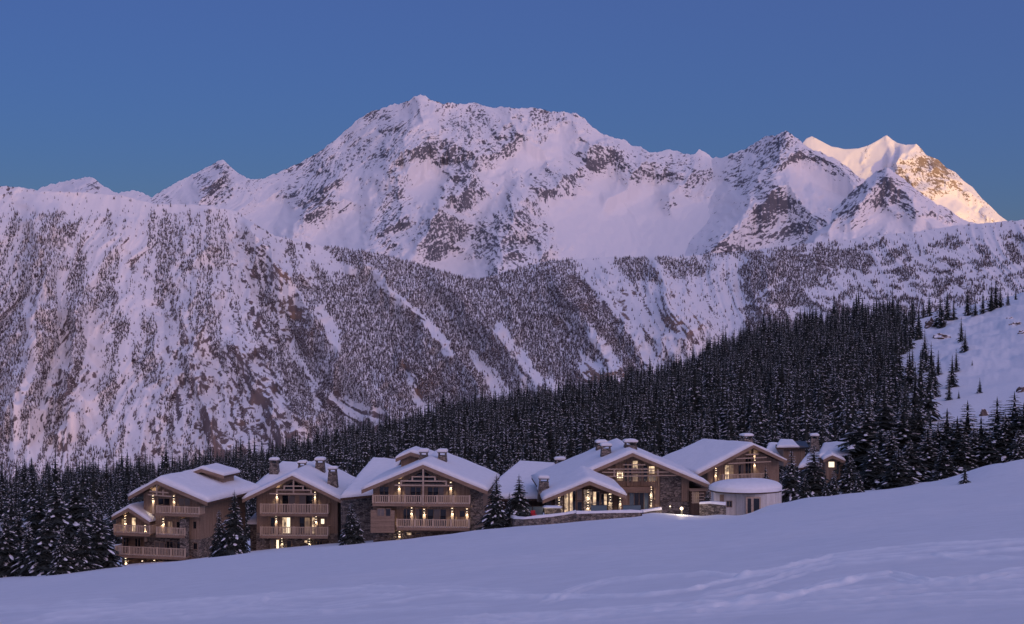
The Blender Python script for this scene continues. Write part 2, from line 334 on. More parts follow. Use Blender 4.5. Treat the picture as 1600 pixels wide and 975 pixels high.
F_ROCK = [(240,480,520,720,55,.55),(180,600,360,760,80,.2),(370,330,480,440,45,.35),(880,440,1120,540,10,.4),(1100,400,1200,500,0,.25),(900,560,1020,620,0,.35),(440,600,500,700,60,.3),(620,540,690,620,40,.35),(760,500,810,560,50,.3),(0,300,320,340,0,-.25),(1250,380,1700,480,0,-.2),
 (480,650,760,720,30,.15)]
FL = sheet('valley_side', -220, 1800, 1.7, F_CREST, F_BASE, 5000, 3800, 290, F_ROCK, F_SPURS, (92, 126, [(150,0),(420,1),(900,1),(1100,0)]), 1.15, 71, M['flank'], [420,210,105,52,27,15], 1.2, 3.6, WARM, .36, .6, .32, fs=5.0, rough0=.6, ribs=1.0)

# unseen range added to keep the low sun off everything but the far peak
a = R(SUN_AZ); qs = np.linspace(-4200, 6600, 90); ss = np.linspace(-1, 1, 41)
qq, s2 = np.meshgrid(qs, ss); p0 = 3300 + 250*fbm(qq/1500, qq*0, 3, 88)
hgt = np.interp(qq, [-4200,-1500,0,2000,3000,3900,5000,5900,6300,6600], [560,520,600,1450,1600,2000,1800,1650,900,300])
wid = np.interp(qq, [-4200,0,6200,6600], [900,900,1500,600])
pp = p0 + s2*wid
zz = (hgt+160*fbm(qq/700, pp/700, 4, 91))*np.clip(1-np.abs(s2), 0, 1)**.8 - 300*np.abs(s2)
XX = pp*math.sin(a) + qq*math.cos(a); YY = -pp*math.cos(a) + qq*math.sin(a)
o = grid_mesh('sun_blocking_range', np.stack([XX, YY, zz], -1), M['mtn'], {'rock': .4+.25*fbm(qq/300, pp/300, 4, 95), 'warm': np.zeros(qq.shape)})
o['kind'] = 'structure'

# ------------------------------------------------------------------ ground: ski slope, chalet shelf and forest plateau in one sheet
Z420 = [(-1500,-80),(0,-63),(400,-57),(800,-51),(1200,-45),(1600,-39),(3100,-20)]
Z1050 = [(-1500,-160),(-100,-118),(0,-112),(200,-110),(390,-104),(560,-86),(700,-72),(900,-58),(1070,-42),(1130,-28),(1200,-19),(1400,-5),(1560,8),(1700,25),(3100,120)]
def near_z(X, Y):
    return -2 - .12*Y + .10*np.clip(X, -110, 110)
def gz(X, Y):
    X = np.asarray(X, float); Y = np.asarray(Y, float)
    px = CX + F*X/np.maximum(Y, 1)
    z1 = near_z(X, Y)
    z250 = near_z((px-CX)/F*250, 250.0); z4 = interp(Z420, px); z10 = interp(Z1050, px)
    t = np.clip((Y-250)/170, 0, 1); t = t*t*(3-2*t)*.5 + t*.5
    z2 = z250 + (z4-z250)*t
    z3 = z4 + (z10-z4)*np.clip((Y-420)/630, 0, 1) - np.clip(Y-1050, 0, None)*.22
    z = np.where(Y < 250, z1, np.where(Y < 420, z2, z3))
    z = z + sstep(15, 80, Y)*.35*fbm(X/24, Y/34, 4, 5) + sstep(560, 700, Y)*sstep(1400, 1480, px)*2.2*fbm(X/16, Y/26, 4, 6) + sstep(300, 700, Y)*2.0*fbm(X/60, Y/60, 3, 8)
    z = z - 1.5*np.exp(-((px-1140)/95)**2)*sstep(110, 185, Y)*sstep(300, 235, Y)
    z = z + 2.3*np.exp(-((X-60)/7)**2-((Y-198)/16)**2) + .7*np.exp(-((X-16)/3.)**2-((Y-196)/5)**2)*0
    for bx, by, r, h in ((31.5,205.5,2.6,.9),(36,205,3,.6),(25.5,205.5,2.2,.8),(21.5,207,2.4,.9),(17.5,206,2.5,.6)):
        z = z + h*np.exp(-((X-bx)/r)**2-((Y-by)/2.5)**2)
    return z
TR = lambda pts, ox, oy: [(ox+x/2, oy+y/2) for x, y in pts]
TRACKS = [(TR([(80,405),(170,372),(250,345),(330,330),(420,322),(600,312),(740,320)],800,740), 3.0, 1.0),
 (TR([(-200,390),(0,385),(350,385),(450,380),(560,365),(700,330),(850,300),(1000,265),(1200,240),(1400,225),(1600,210),(1800,195)],800,740), 3.2, 1.0),
 (TR([(560,390),(660,372),(760,350),(880,312),(1000,280),(1150,268),(1300,260),(1600,235),(1800,222)],800,740), 3.0, .9),
 (TR([(-400,465),(0,452),(300,430),(700,400),(900,372),(1000,345),(1100,320),(1180,313),(1300,338),(1420,330),(1600,300),(1800,270)],800,740), 4.5, 1.0),
 (TR([(500,420),(800,392),(1100,372),(1300,352),(1600,338),(1800,330)],800,740), 8.0, .9),
 (TR([(1300,250),(1400,262),(1600,265),(1800,262)],800,740), 2.2, .7),
 (TR([(-300,470),(200,460),(700,425),(1200,400),(1800,380)],800,740), 7.0, .6),
 (TR([(100,365),(280,350),(600,320),(900,300),(1150,282),(1300,285)],0,780), 5.0, .9),
 (TR([(300,360),(560,350),(800,330),(1000,340),(1200,310),(1400,285),(1700,290)],0,780), 4.0, .8),
 (TR([(-200,350),(0,345),(200,330),(400,322)],0,780), 4.0, .6),
 (TR([(560,362),(700,345),(760,330),(860,300)],0,780), 6.0, .8),(TR([(0,380),(500,372),(1000,360),(1600,330)],0,780), 3.0, .6),
 (TR([(1100,290),(1180,270),(1320,272),(1450,268)],0,780), 3.0, .5),
 (TR([(760,60),(900,45),(1000,38),(1100,25),(1250,12)],800,740), 2.0, .5)]
_lines = []
for k, (pts, wd, s) in enumerate(TRACKS):        # every ski track is a few thin lines side by side
    for j, off in enumerate((-1.15, -.25, .55, 1.3)[:4 if wd > 3.5 else 3]):
        _lines.append(([(x+5*math.sin(k+j*2+x/90), y+off*wd+1.5*math.sin(k*1.7+j+x/140)) for x, y in pts], 1.3+.45*((k+j) % 3)/2+wd*.06, s*(.55+.45*((k*3+j*2) % 4)/3)))
    if wd > 4: _lines.append((pts, wd*.9, s*.35))
TRACKS = _lines
pxs = np.concatenate([np.linspace(-1500,-200,40)[:-1], np.arange(-200, 1800, 1.8), np.linspace(1800,3100,40)])
prow = np.concatenate([np.linspace(2400,1110,30)[:-1], np.arange(1110, 815, -1.25)])   # rows at the picture's own spacing down the middle of the slope
ys = np.concatenate([2/((prow-HOR)/F-.12), np.linspace(210, 300, 46), np.linspace(304, 1050, 110), np.linspace(1065, 2400, 30)])
ys = np.unique(ys[ys > 2])
# steps must stay small where the slope turns away
PXg, Yg = np.meshgrid(pxs, ys); Xg = (PXg-CX)/F*Yg; Zg = gz(Xg, Yg)
PYg = HOR - F*Zg/Yg
track_mask = np.zeros(PXg.shape)
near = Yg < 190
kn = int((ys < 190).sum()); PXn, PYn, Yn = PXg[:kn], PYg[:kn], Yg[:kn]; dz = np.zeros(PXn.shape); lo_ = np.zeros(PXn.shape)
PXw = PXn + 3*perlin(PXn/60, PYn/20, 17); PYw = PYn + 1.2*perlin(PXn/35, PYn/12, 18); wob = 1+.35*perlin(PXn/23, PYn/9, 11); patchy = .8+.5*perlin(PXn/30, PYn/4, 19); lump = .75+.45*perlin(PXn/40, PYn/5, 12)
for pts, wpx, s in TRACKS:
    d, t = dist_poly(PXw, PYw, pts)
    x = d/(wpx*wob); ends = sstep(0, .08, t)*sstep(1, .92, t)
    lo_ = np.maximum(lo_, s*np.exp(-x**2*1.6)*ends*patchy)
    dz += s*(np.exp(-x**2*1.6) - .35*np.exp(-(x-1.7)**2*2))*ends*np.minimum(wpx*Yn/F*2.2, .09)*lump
track_mask[:kn] = lo_; Zg[:kn] += dz
Zg = Zg + near*track_mask*.03*perlin(Xg/.7, Yg/1.1, 14)*sstep(200, 60, Yg) + near*.02*fbm(Xg/1.7, Yg/3.5, 3, 15)
g = grid_mesh('snow_slope', np.stack([Xg, Yg, Zg], -1), M['snow'], {'track_white': np.clip(track_mask*1.3, 0, 1)}); g['kind'] = 'structure'
def gzf(x, y): return float(gz(np.array([x]), np.array([y]))[0])

# ------------------------------------------------------------------ conifers
def needle_mat(name, ca, cb, sc_=2.0):
    m = mat(name, ca, .85, .1); t, n, l, b = nodes(m)
    a = noise(t, sc_, 2, mapped(t, (1,1,1))); r = ramp(t, [(.35, ca), (.65, cb)]); l(a.outputs[0], r.inputs[0])
    l(r.outputs[0], b.inputs['Base Color']); return m
M['needles'] = needle_mat('spruce_needles', (.026,.032,.032), (.056,.066,.060))
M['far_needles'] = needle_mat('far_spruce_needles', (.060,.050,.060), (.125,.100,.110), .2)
M['bark'] = mat('bark', (.07,.05,.04), .9)
def conifer(seed, h, rad, tiers, per, blades, snow, split=True, bottom=.06, shape=.85):
    """a spruce: tapered trunk, whorls of drooping branches made of needle sprays, snow lying on the branches"""
    rd = random.Random(seed); T, C, S = MB(), MB(), MB()
    n = 6
    for i in range(n):                       # trunk
        a0, a1 = 2*math.pi*i/n, 2*math.pi*(i+1)/n; r0 = .017*h
        T.poly([(r0*math.cos(a0), r0*math.sin(a0), -.6), (r0*math.cos(a1), r0*math.sin(a1), -.6), (0, 0, h*.97)], [(0,1,2)])
    k = 7; core = rad*.34                    # inner twigs close to the trunk
    ring = [(core*(.7+.6*rd.random())*math.cos(2*math.pi*i/k), core*(.7+.6*rd.random())*math.sin(2*math.pi*i/k), h*(bottom+.02+.05*rd.random())) for i in range(k)]
    C.poly(ring+[(0,0,h*.93)], [(i, (i+1) % k, k) for i in range(k)])
    lop = rd.uniform(0, 6.28)
    for ti in range(tiers):
        t = (ti+rd.uniform(-.3,.3))/tiers; t = min(max(t, 0), .985)
        z0 = h*(bottom + (1-bottom)*t)
        ln = rad*((1-t)**shape)*(1+.12*math.sin(ti*1.7+seed)) + .02*h
        m = max(4, int(per*(.55+.45*(1-t))))
        ph = rd.uniform(0, 6.28)
        for bi in range(m):
            a = ph + 2*math.pi*(bi+rd.uniform(-.25,.25))/m
            l = ln*rd.uniform(.62, 1.12)*(1+.14*math.cos(a-lop))
            ca, sa = math.cos(a), math.sin(a)
            up = .10*(t-.35); droop = rd.uniform(.30, .52)*(1-.55*t)
            def pt(s, side=0.0, dz=0.0):
                r = l*s; return (r*ca - side*sa, r*sa + side*ca, z0 + l*(up*s - droop*s*s) + dz)
            wd = l*rd.uniform(.26,.38)
            if blades <= 1:
                C.poly([pt(.12), pt(.55, wd, -.06*l), pt(1, 0, -.02*l), pt(.55, -wd, -.06*l), pt(.6, 0, .05*l)], [(0,1,4),(1,2,4),(2,3,4),(3,0,4)])
            else:
                C.poly([pt(.05, 0, .03*l), pt(.45, wd*.45, -.05*l), pt(1.04, 0, -.03*l), pt(.45, -wd*.45, -.05*l)], [(0,1,2),(0,2,3)])
                for q in range(blades):
                    s = .22 + .72*q/blades; bl = wd*(1.15-.75*s)*rd.uniform(.8,1.25)
                    for sd in (-1, 1):
                        C.poly([pt(s-.06), pt(s+.16), pt(s+.20+.08*rd.random(), sd*bl*1.9, -.10*l*rd.uniform(.5,1.5))], [(0,1,2)])
                    C.poly([pt(s, -.1*wd), pt(s+.18, .1*wd), pt(s+.1, 0, -.16*l*rd.uniform(.5,1.2))], [(0,1,2)])
            if rd.random() < snow:
                for q in range(1 if blades <= 1 else rd.choice((1,2,2,3))):
                    sm = rd.uniform(.35,.92); sl = min(rd.uniform(.10,.24), .055*h/l); sw = min(wd*rd.uniform(.2,.5), .03*h); th = .03*l+.0035*h; dz = .03*l; off = rd.uniform(-.4,.4)*wd*(1-sm)
                    k6 = 5 if blades <= 1 else 7; a6 = rd.uniform(0,6)
                    rg = [(sm+sl*rd.uniform(.6,1.15)*math.cos(a6+6.283*i/k6), off+sw*rd.uniform(.6,1.15)*math.sin(a6+6.283*i/k6)) for i in range(k6)]
                    S.poly([pt(u, v, dz-.05*l*abs(v)/max(wd, .01)) for u, v in rg] + [pt(sm, off, dz+th)], [(i, (i+1) % k6, k6) for i in range(k6)])
    C.poly([(.012*h,0,h*.9),(-.006*h,.01*h,h*.9),(-.006*h,-.01*h,h*.9),(0,0,h*1.03)], [(0,1,3),(1,2,3),(2,0,3)])
    if split: return T, C, S
    A = MB(); A.poly(T.v, T.f, 2); A.poly(C.v, C.f, 0); A.poly(S.v, S.f, 1); return A
def mesh_of(mb, name, mats):
    me = bpy.data.meshes.new(name); me.from_pydata(mb.v, [], mb.f)
    for m in mats: me.materials.append(m)
    if any(mb.m): me.polygons.foreach_set('material_index', mb.m)
    me.update(); return me
def proto(seed, h, rad, tiers, per, blades, snow, kw_snow=None, **kw):
    T, C, S = conifer(seed, h, rad, tiers, per, blades, snow, **kw)
    return [('trunk', mesh_of(T, 'trunk', [M['bark']])), ('crown', mesh_of(C, 'crown', [M['needles']])), ('snow_load', mesh_of(S, 'snow_load', [kw_snow or M['treesnow']]))]
NEAR = [proto(11+i, 10, r, 34, 12, 4, s) for i, (r, s) in enumerate(((2.4,.62),(2.7,.55),(2.2,.70),(2.9,.48)))]       # trees beside the chalets
MID = [proto(41+i, 10, r, 20, 9, 2, s+.1, M['dusted']) for i, (r, s) in enumerate(((1.8,.28),(2.1,.22),(1.6,.34),(2.3,.18)))]         # forest trees
SHRUB = proto(77, 10, 4.2, 9, 8, 4, .5, shape=.55)
def tree(name, loc, h, kind, rz, wide, label, group=None, cat='tree'):
    e = empty(name, loc, rz); e.scale = (h/10*wide, h/10*wide, h/10)
    for pn, me in kind:
        o = obj(pn, me, e)
        if pn != 'trunk': o['kind'] = 'stuff'
    tag(e, label, cat, group); return e

def instancer(name, pts, scales, rots, idx, protos, label, cat):
    """one object whose points each carry a tree"""
    col = bpy.data.collections.new(name + '_kinds')
    for i, me in enumerate(protos): col.objects.link(bpy.data.objects.new('%s_kind_%02d' % (name, i), me))
    me = bpy.data.meshes.new(name); me.vertices.add(len(pts)); me.vertices.foreach_set('co', np.asarray(pts, np.float32).reshape(-1))
    for k, a, ty in (('size', scales, 'FLOAT'), ('turn', rots, 'FLOAT'), ('kind_index', idx, 'INT')):
        me.attributes.new(k, ty, 'POINT').data.foreach_set('value', np.asarray(a, np.float32 if ty == 'FLOAT' else np.int32))
    o = obj(name, me); md = o.modifiers.new('trees', 'NODES')
    ng = bpy.data.node_groups.new(name, 'GeometryNodeTree'); md.node_group = ng
    ng.interface.new_socket('Geometry', in_out='INPUT', socket_type='NodeSocketGeometry'); ng.interface.new_socket('Geometry', in_out='OUTPUT', socket_type='NodeSocketGeometry')
    n, l = ng.nodes.new, ng.links.new
    gi, go = n('NodeGroupInput'), n('NodeGroupOutput'); ip = n('GeometryNodeInstanceOnPoints'); ci = n('GeometryNodeCollectionInfo')
    ci.inputs['Collection'].default_value = col; ci.inputs['Separate Children'].default_value = True; ci.inputs['Reset Children'].default_value = True
    def at(k, ty):
        a = n('GeometryNodeInputNamedAttribute'); a.data_type = ty; a.inputs['Name'].default_value = k; return a.outputs['Attribute']
    cx = n('ShaderNodeCombineXYZ'); l(at('turn', 'FLOAT'), cx.inputs['Z'])
    mp = n('GeometryNodeMeshToPoints'); l(gi.outputs[0], mp.inputs[0])
    l(mp.outputs[0], ip.inputs['Points']); l(ci.outputs[0], ip.inputs['Instance']); ip.inputs['Pick Instance'].default_value = True
    l(at('kind_index', 'INT'), ip.inputs['Instance Index']); l(cx.outputs[0], ip.inputs['Rotation']); l(at('size', 'FLOAT'), ip.inputs['Scale'])
    l(ip.outputs[0], go.inputs[0])
    tag(o, label, cat, kind='stuff'); return o

# --- woods on the far valley side
def far_tree(seed):
    rd = random.Random(seed); A = MB(); h = 1.0; k = 6
    for t in range(4):
        z0 = .04+.21*t; r = .21*(1-t*.21)*rd.uniform(.85,1.15); z1 = min(z0+.42, 1.0)
        ring = [(r*rd.uniform(.65,1.25)*math.cos(2*math.pi*i/k+t), r*rd.uniform(.65,1.25)*math.sin(2*math.pi*i/k+t), z0-rd.uniform(0,.05)) for i in range(k)]
        for i in range(k):
            A.poly([ring[i], ring[(i+1) % k], (0,0,z1)], [(0,1,2)], 1 if rd.random() < .22 else 0)
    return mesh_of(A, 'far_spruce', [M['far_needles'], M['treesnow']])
W_REG = [(-200,335,125,800,0,.55),(60,325,135,500,0,.35),(130,380,260,780,0,.22),(265,325,385,430,15,.45),(250,400,340,520,-30,.3),(420,430,680,660,48,.75),(460,380,780,448,14,.8),(560,430,800,650,45,.6),(770,405,920,560,20,.75),
 (840,480,980,610,50,.6),(955,398,1110,440,0,.45),(1150,392,1360,440,-4,.5),(1180,370,1700,520,0,.15),(1110,480,1260,560,0,.3),(970,520,1020,590,45,.5),(1040,545,1075,610,0,.5),(1150,400,1250,500,60,.25),(240,500,500,740,50,.10),(470,590,560,700,30,.4),
 (-200,290,330,332,0,-.8),(330,322,480,380,25,-.15),(990,440,1120,525,10,-.45),(1120,420,1160,560,0,-.8),(1360,340,1700,372,-5,-.3),(480,395,560,430,25,-.3),(1270,415,1360,445,0,-.35)]
r_ = np.random.default_rng(5)
nr, nc = FL['PX'].shape; NT = 360000
ri = r_.random(NT)*(nr-2); cj = r_.random(NT)*(nc-2); i0 = ri.astype(int); j0 = cj.astype(int); fi = (ri-i0)[:,None]; fj = (cj-j0)[:,None]
P4 = FL['P']; pos = (P4[i0,j0]*(1-fi)+P4[i0+1,j0]*fi)*(1-fj) + (P4[i0,j0+1]*(1-fi)+P4[i0+1,j0+1]*fi)*fj
tpx = FL['PX'][i0,j0]*.6+FL['wx'][i0,j0]*.4; tpy = FL['PY'][i0,j0]*.6+FL['wy'][i0,j0]*.4
den = .22 + soft(tpx, tpy, W_REG)
ang = R(interp([(150,92),(420,126),(900,124),(1100,95)], tpx)); u_ = pos[:,0]*np.cos(ang)+pos[:,2]*np.sin(ang); v_ = -pos[:,0]*np.sin(ang)+pos[:,2]*np.cos(ang)
iso = sstep(1000, 1180, tpx); ribs = .5*fbm(u_/330, v_/38, 3, 301, .6) + .3*fbm(u_/400, v_/120, 2, 309, .5)
den = den + ribs*(1-iso) + iso*(.55*fbm(tpx/34, tpy/15, 3, 313, .6)) + .25*perlin(u_/60, v_/24, 305)
for pts, wd, h in CHUTES:
    d, t = dist_poly(tpx, tpy, pts); wq = wd if not isinstance(wd, tuple) else wd[0]+(wd[1]-wd[0])*t
    den -= 1.1*sstep(1.25, .6, d/wq)
den -= .5*FL['warm'][i0,j0]
den = np.clip(.035+.95*sstep(.26, .66, den), 0, 1)*.70
keep = r_.random(NT) < den; pos = pos[keep]; tpx = tpx[keep]
hs = 4.2+7.5*r_.random(len(pos))**1.6; pos = pos.copy(); pos[:,2] -= .6
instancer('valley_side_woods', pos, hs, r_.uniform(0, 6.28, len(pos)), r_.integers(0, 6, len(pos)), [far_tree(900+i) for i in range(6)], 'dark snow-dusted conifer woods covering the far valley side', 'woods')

# --- forest on the plateau behind the chalets
def fkeep(px, py_, Y):
    """where the forest stands"""
    den = np.ones(px.shape)
    ex, ey = px, py_
    edge = interp([(430,1430),(480,1440),(500,1412),(560,1382),(620,1392),(720,1405)], py_) + 48*perlin(px/22, Y/34, 407) + 20*perlin(px/9, Y/14, 408)
    den = den*sstep(60, -45, px-edge)**1.3
    left = sstep(430, 230, px); den = den*(1-left*.9*(perlin(px/60, Y/70, 402) > -.05))
    den = np.where((px < 340) & (Y < 620), den*.12, den)
    gap = perlin(px/26, Y/70, 403); den = np.where(gap > .40, den*.2, den)
    return den
NB = 30000
Yf = 395 + (1120-395)*r_.random(NB)**.72; pf = -150 + 1780*r_.random(NB)
Xf = (pf-CX)/F*Yf; zf = gz(Xf, Yf) - 4*sstep(450, 1000, Yf); pyf = HOR - F*zf/Yf
ok = r_.random(NB) < fkeep(pf, pyf, Yf)*.75*np.interp(Yf, [395,1120], [.55,1.0])
# thin out trees standing too close together
cell = {}; sel = []
for i in np.where(ok)[0]:
    k = (int(Xf[i]//3.4), int(Yf[i]//4.2))
    if k in cell: continue
    cell[k] = 1; sel.append(i)
sel = np.array(sel)
fh = np.clip(r_.normal(14.8, 4.2, len(sel)), 5, 25)*np.interp(Yf[sel], [395,600,1120], [.85,1,1.05]); big = r_.random(len(sel)) < .07; fh[big] *= 1.18
show = fh/Yf[sel]*((pf[sel] > 200) & (pf[sel] < 1640))
order = np.argsort(-show); IND, REST = order[:215], order[215:]
ZX = [385, 545, 760, 860, 1090, 1230, 1350]
ZONE = ['behind the chalet at the far left','behind the chalet with four chimneys','behind the third chalet from the left','behind the low building by the two dark spruces','behind the main lodge','behind the round hut and its chalet','behind the right-most chalet','behind the row of spruces on the right crest']
for c_, i in enumerate(IND):
    s = sel[i]
    tree('spruce_tree', (Xf[s], Yf[s], zf[s]-.3), fh[i], MID[c_ % 4], rng.uniform(0, 6.28), rng.uniform(.85,1.15), 'tall front-row forest spruce ' + ZONE[int(np.searchsorted(ZX, pf[s]))], 'front forest spruces ' + ZONE[int(np.searchsorted(ZX, pf[s]))])
MIDJ = []
for i in range(8):
    A = MB()
    T, C, S = conifer(141+i, 1.0, (.20,.235,.18,.26,.22,.285,.19,.24)[i], 18, 8, 1, (.8,.6,.9,.45,.3,.7,.5,1.0)[i])
    A.poly(T.v, [f for f in T.f], 2); A.poly(C.v, C.f, 0); A.poly(S.v, S.f, 1)
    MIDJ.append(mesh_of(A, 'forest_spruce', [M['needles'], M['dusted'], M['bark']]))
rs = sel[REST]
instancer('plateau_forest', np.stack([Xf[rs], Yf[rs], zf[rs]-.3], -1), fh[REST], r_.uniform(0, 6.28, len(rs)), r_.integers(0, 8, len(rs)), MIDJ, 'deep dark spruce forest rising behind the chalets', 'forest')
print('TREES', len(pos), len(sel))

# ------------------------------------------------------------------ building materials
def wood_mat(name, ca, cb, vertical=True, board=.19):
    m = mat(name, ca, .75, .2); t, n, l, b = nodes(m)
    v = mapped(t, (1/board, 1/board, .25) if vertical else (.25, .25, 1/board))
    a = noise(t, 1.0, 3, v); gr = noise(t, 5, 2, mapped(t, (1,1,1)))
    mx = n('ShaderNodeMath'); mx.operation = 'MULTIPLY_ADD'; l(a.outputs[0], mx.inputs[0]); mx.inputs[1].default_value = .7
    m2 = n('ShaderNodeMath'); m2.operation = 'MULTIPLY'; l(gr.outputs[0], m2.inputs[0]); m2.inputs[1].default_value = .3; l(m2.outputs[0], mx.inputs[2])
    r = ramp(t, [(.33, ca), (.66, cb)]); l(mx.outputs[0], r.inputs[0]); l(r.outputs[0], b.inputs['Base Color'])
    bump(t, a.outputs[0], b, .4, .03); return m
M['larch'] = wood_mat('larch_boards', (.18,.125,.09), (.34,.25,.185))
M['larch_h'] = wood_mat('larch_boards_level', (.185,.13,.095), (.33,.235,.17), False)
M['beam'] = wood_mat('pale_beam', (.33,.25,.19), (.50,.39,.30), False, .5)
M['rail'] = wood_mat('railing_wood', (.41,.31,.23), (.61,.475,.355), True, .4)
M['fascia'] = wood_mat('fascia_wood', (.19,.128,.09), (.31,.215,.155), False, .4)
M['dark_wood'] = wood_mat('dark_wood', (.055,.036,.028), (.11,.07,.05))
M['white_wood'] = wood_mat('white_boards', (.50,.48,.46), (.66,.64,.62), True, .28)
def stone_mat():
    m = mat('rubble_stone', (.2,.18,.16), .85, .2); t, n, l, b = nodes(m)
    v = mapped(t, (2.6, 2.6, 5.2)); vo = n('ShaderNodeTexVoronoi'); l(v, vo.inputs['Vector']); vo.inputs['Scale'].default_value = 1
    hv = n('ShaderNodeSeparateColor'); l(vo.outputs['Color'], hv.inputs[0])
    r = ramp(t, [(.0, (.075,.065,.06)), (.45, (.19,.165,.145)), (.75, (.30,.255,.215)), (1, (.13,.12,.12))]); l(hv.outputs[0], r.inputs[0])
    ve = n('ShaderNodeTexVoronoi'); ve.feature = 'DISTANCE_TO_EDGE'; l(v, ve.inputs['Vector']); ve.inputs['Scale'].default_value = 1
    er = ramp(t, [(.0, (.03,.028,.026)), (.09, (1,1,1))]); l(ve.outputs['Distance'], er.inputs[0])
    mx = n('ShaderNodeMix'); mx.data_type = 'RGBA'; mx.blend_type = 'MULTIPLY'; mx.inputs['Factor'].default_value = .8; l(r.outputs[0], mx.inputs['A']); l(er.outputs[0], mx.inputs['B'])
    l(mx.outputs['Result'], b.inputs['Base Color']); bump(t, er.outputs[0], b, .6, .05); return m
M['stone'] = stone_mat()
M['glass'] = mat('window_glass', (.012,.014,.018), .06, .6)
M['frost'] = mat('balustrade_glass', (.12,.17,.19), .12, .6)
M['curtain'] = mat('curtain_behind_glass', (.16,.14,.13), .25, .5)
M['metal'] = mat('dark_metal', (.03,.03,.03), .4, .5)
M['red'] = mat('red_cloth', (.35,.03,.05), .8)
def emit(name, col, st, var=None):
    m = mat(name, (.3,.25,.2), .3, .4); t, n, l, b = nodes(m); b.inputs['Emission Color'].default_value = (*col,1); b.inputs['Emission Strength'].default_value = st
    if var:                                   # an uneven room seen through the pane
        a = noise(t, var, 3, mapped(t, (1,1,1))); mr = n('ShaderNodeMapRange'); mr.inputs['From Min'].default_value = .36; mr.inputs['From Max'].default_value = .66
        mr.inputs['To Min'].default_value = st*.06; mr.inputs['To Max'].default_value = st*1.6; l(a.outputs[0], mr.inputs['Value']); l(mr.outputs[0], b.inputs['Emission Strength'])
    return m
M['room'] = emit('lit_room', (1,.70,.42), .8, 1.5)
M['room_dim'] = emit('dim_room', (1,.62,.32), .16, 1.2)
M['bright'] = emit('bright_window', (1,.80,.56), 1.5)
M['bulb'] = emit('lamp_glass', (1,.80,.54), 2.6)

# ------------------------------------------------------------------ building parts
def snow_sheet(name, fn, nu, nv, T, parent, seed, lip=.55, edge=(1,1,1,1)):
    """snow lying on a surface fn(u, v): rounded towards the free edges, closed down to the roof"""
    U, V = np.meshgrid(np.linspace(0,1,nu), np.linspace(0,1,nv))
    B = fn(U, V); B = np.stack(B, -1)
    su = np.linalg.norm(B[nv//2,-1]-B[nv//2,0]); sv = np.linalg.norm(B[-1,nu//2]-B[0,nu//2])
    d = np.full(U.shape, 9.0)
    for k, q in enumerate((U*su, (1-U)*su, V*sv, (1-V)*sv)):
        if edge[k]: d = np.minimum(d, q)
    q = np.clip(d/lip, 0, 1); th = T*(.42+.58*np.sqrt(np.clip(1-(1-q)**2, 0, 1)))
    n = fbm(B[...,0]/2.3+seed, B[...,1]/2.3, 3, seed)
    th = th*(1+.16*n)
    Tp = B.copy(); Tp[...,2] += th
    # let the lip overhang a little, unevenly
    out = (1-q)*.10*(1+n)
    c = B.mean((0,1)); dirv = B-c; dirv[...,2] = 0; dirv /= np.maximum(np.linalg.norm(dirv, axis=2, keepdims=True), 1e-6)
    Tp += dirv*out[...,None]
    m = MB(); idx = lambda i, j: i*nu+j
    top = [tuple(p) for p in Tp.reshape(-1,3)]; bot = [tuple(p) for p in B.reshape(-1,3)]
    fs = [(idx(i,j), idx(i,j+1), idx(i+1,j+1), idx(i+1,j)) for i in range(nv-1) for j in range(nu-1)]
    o = nu*nv
    rim = [idx(0,j) for j in range(nu)] + [idx(i,nu-1) for i in range(1,nv)] + [idx(nv-1,j) for j in range(nu-2,-1,-1)] + [idx(i,0) for i in range(nv-2,0,-1)]
    fs += [(rim[k], rim[k-1], rim[k-1]+o, rim[k]+o) for k in range(len(rim))]
    m.poly(top+bot, fs); return m.build(name, M['roofsnow'], parent, smooth=True)
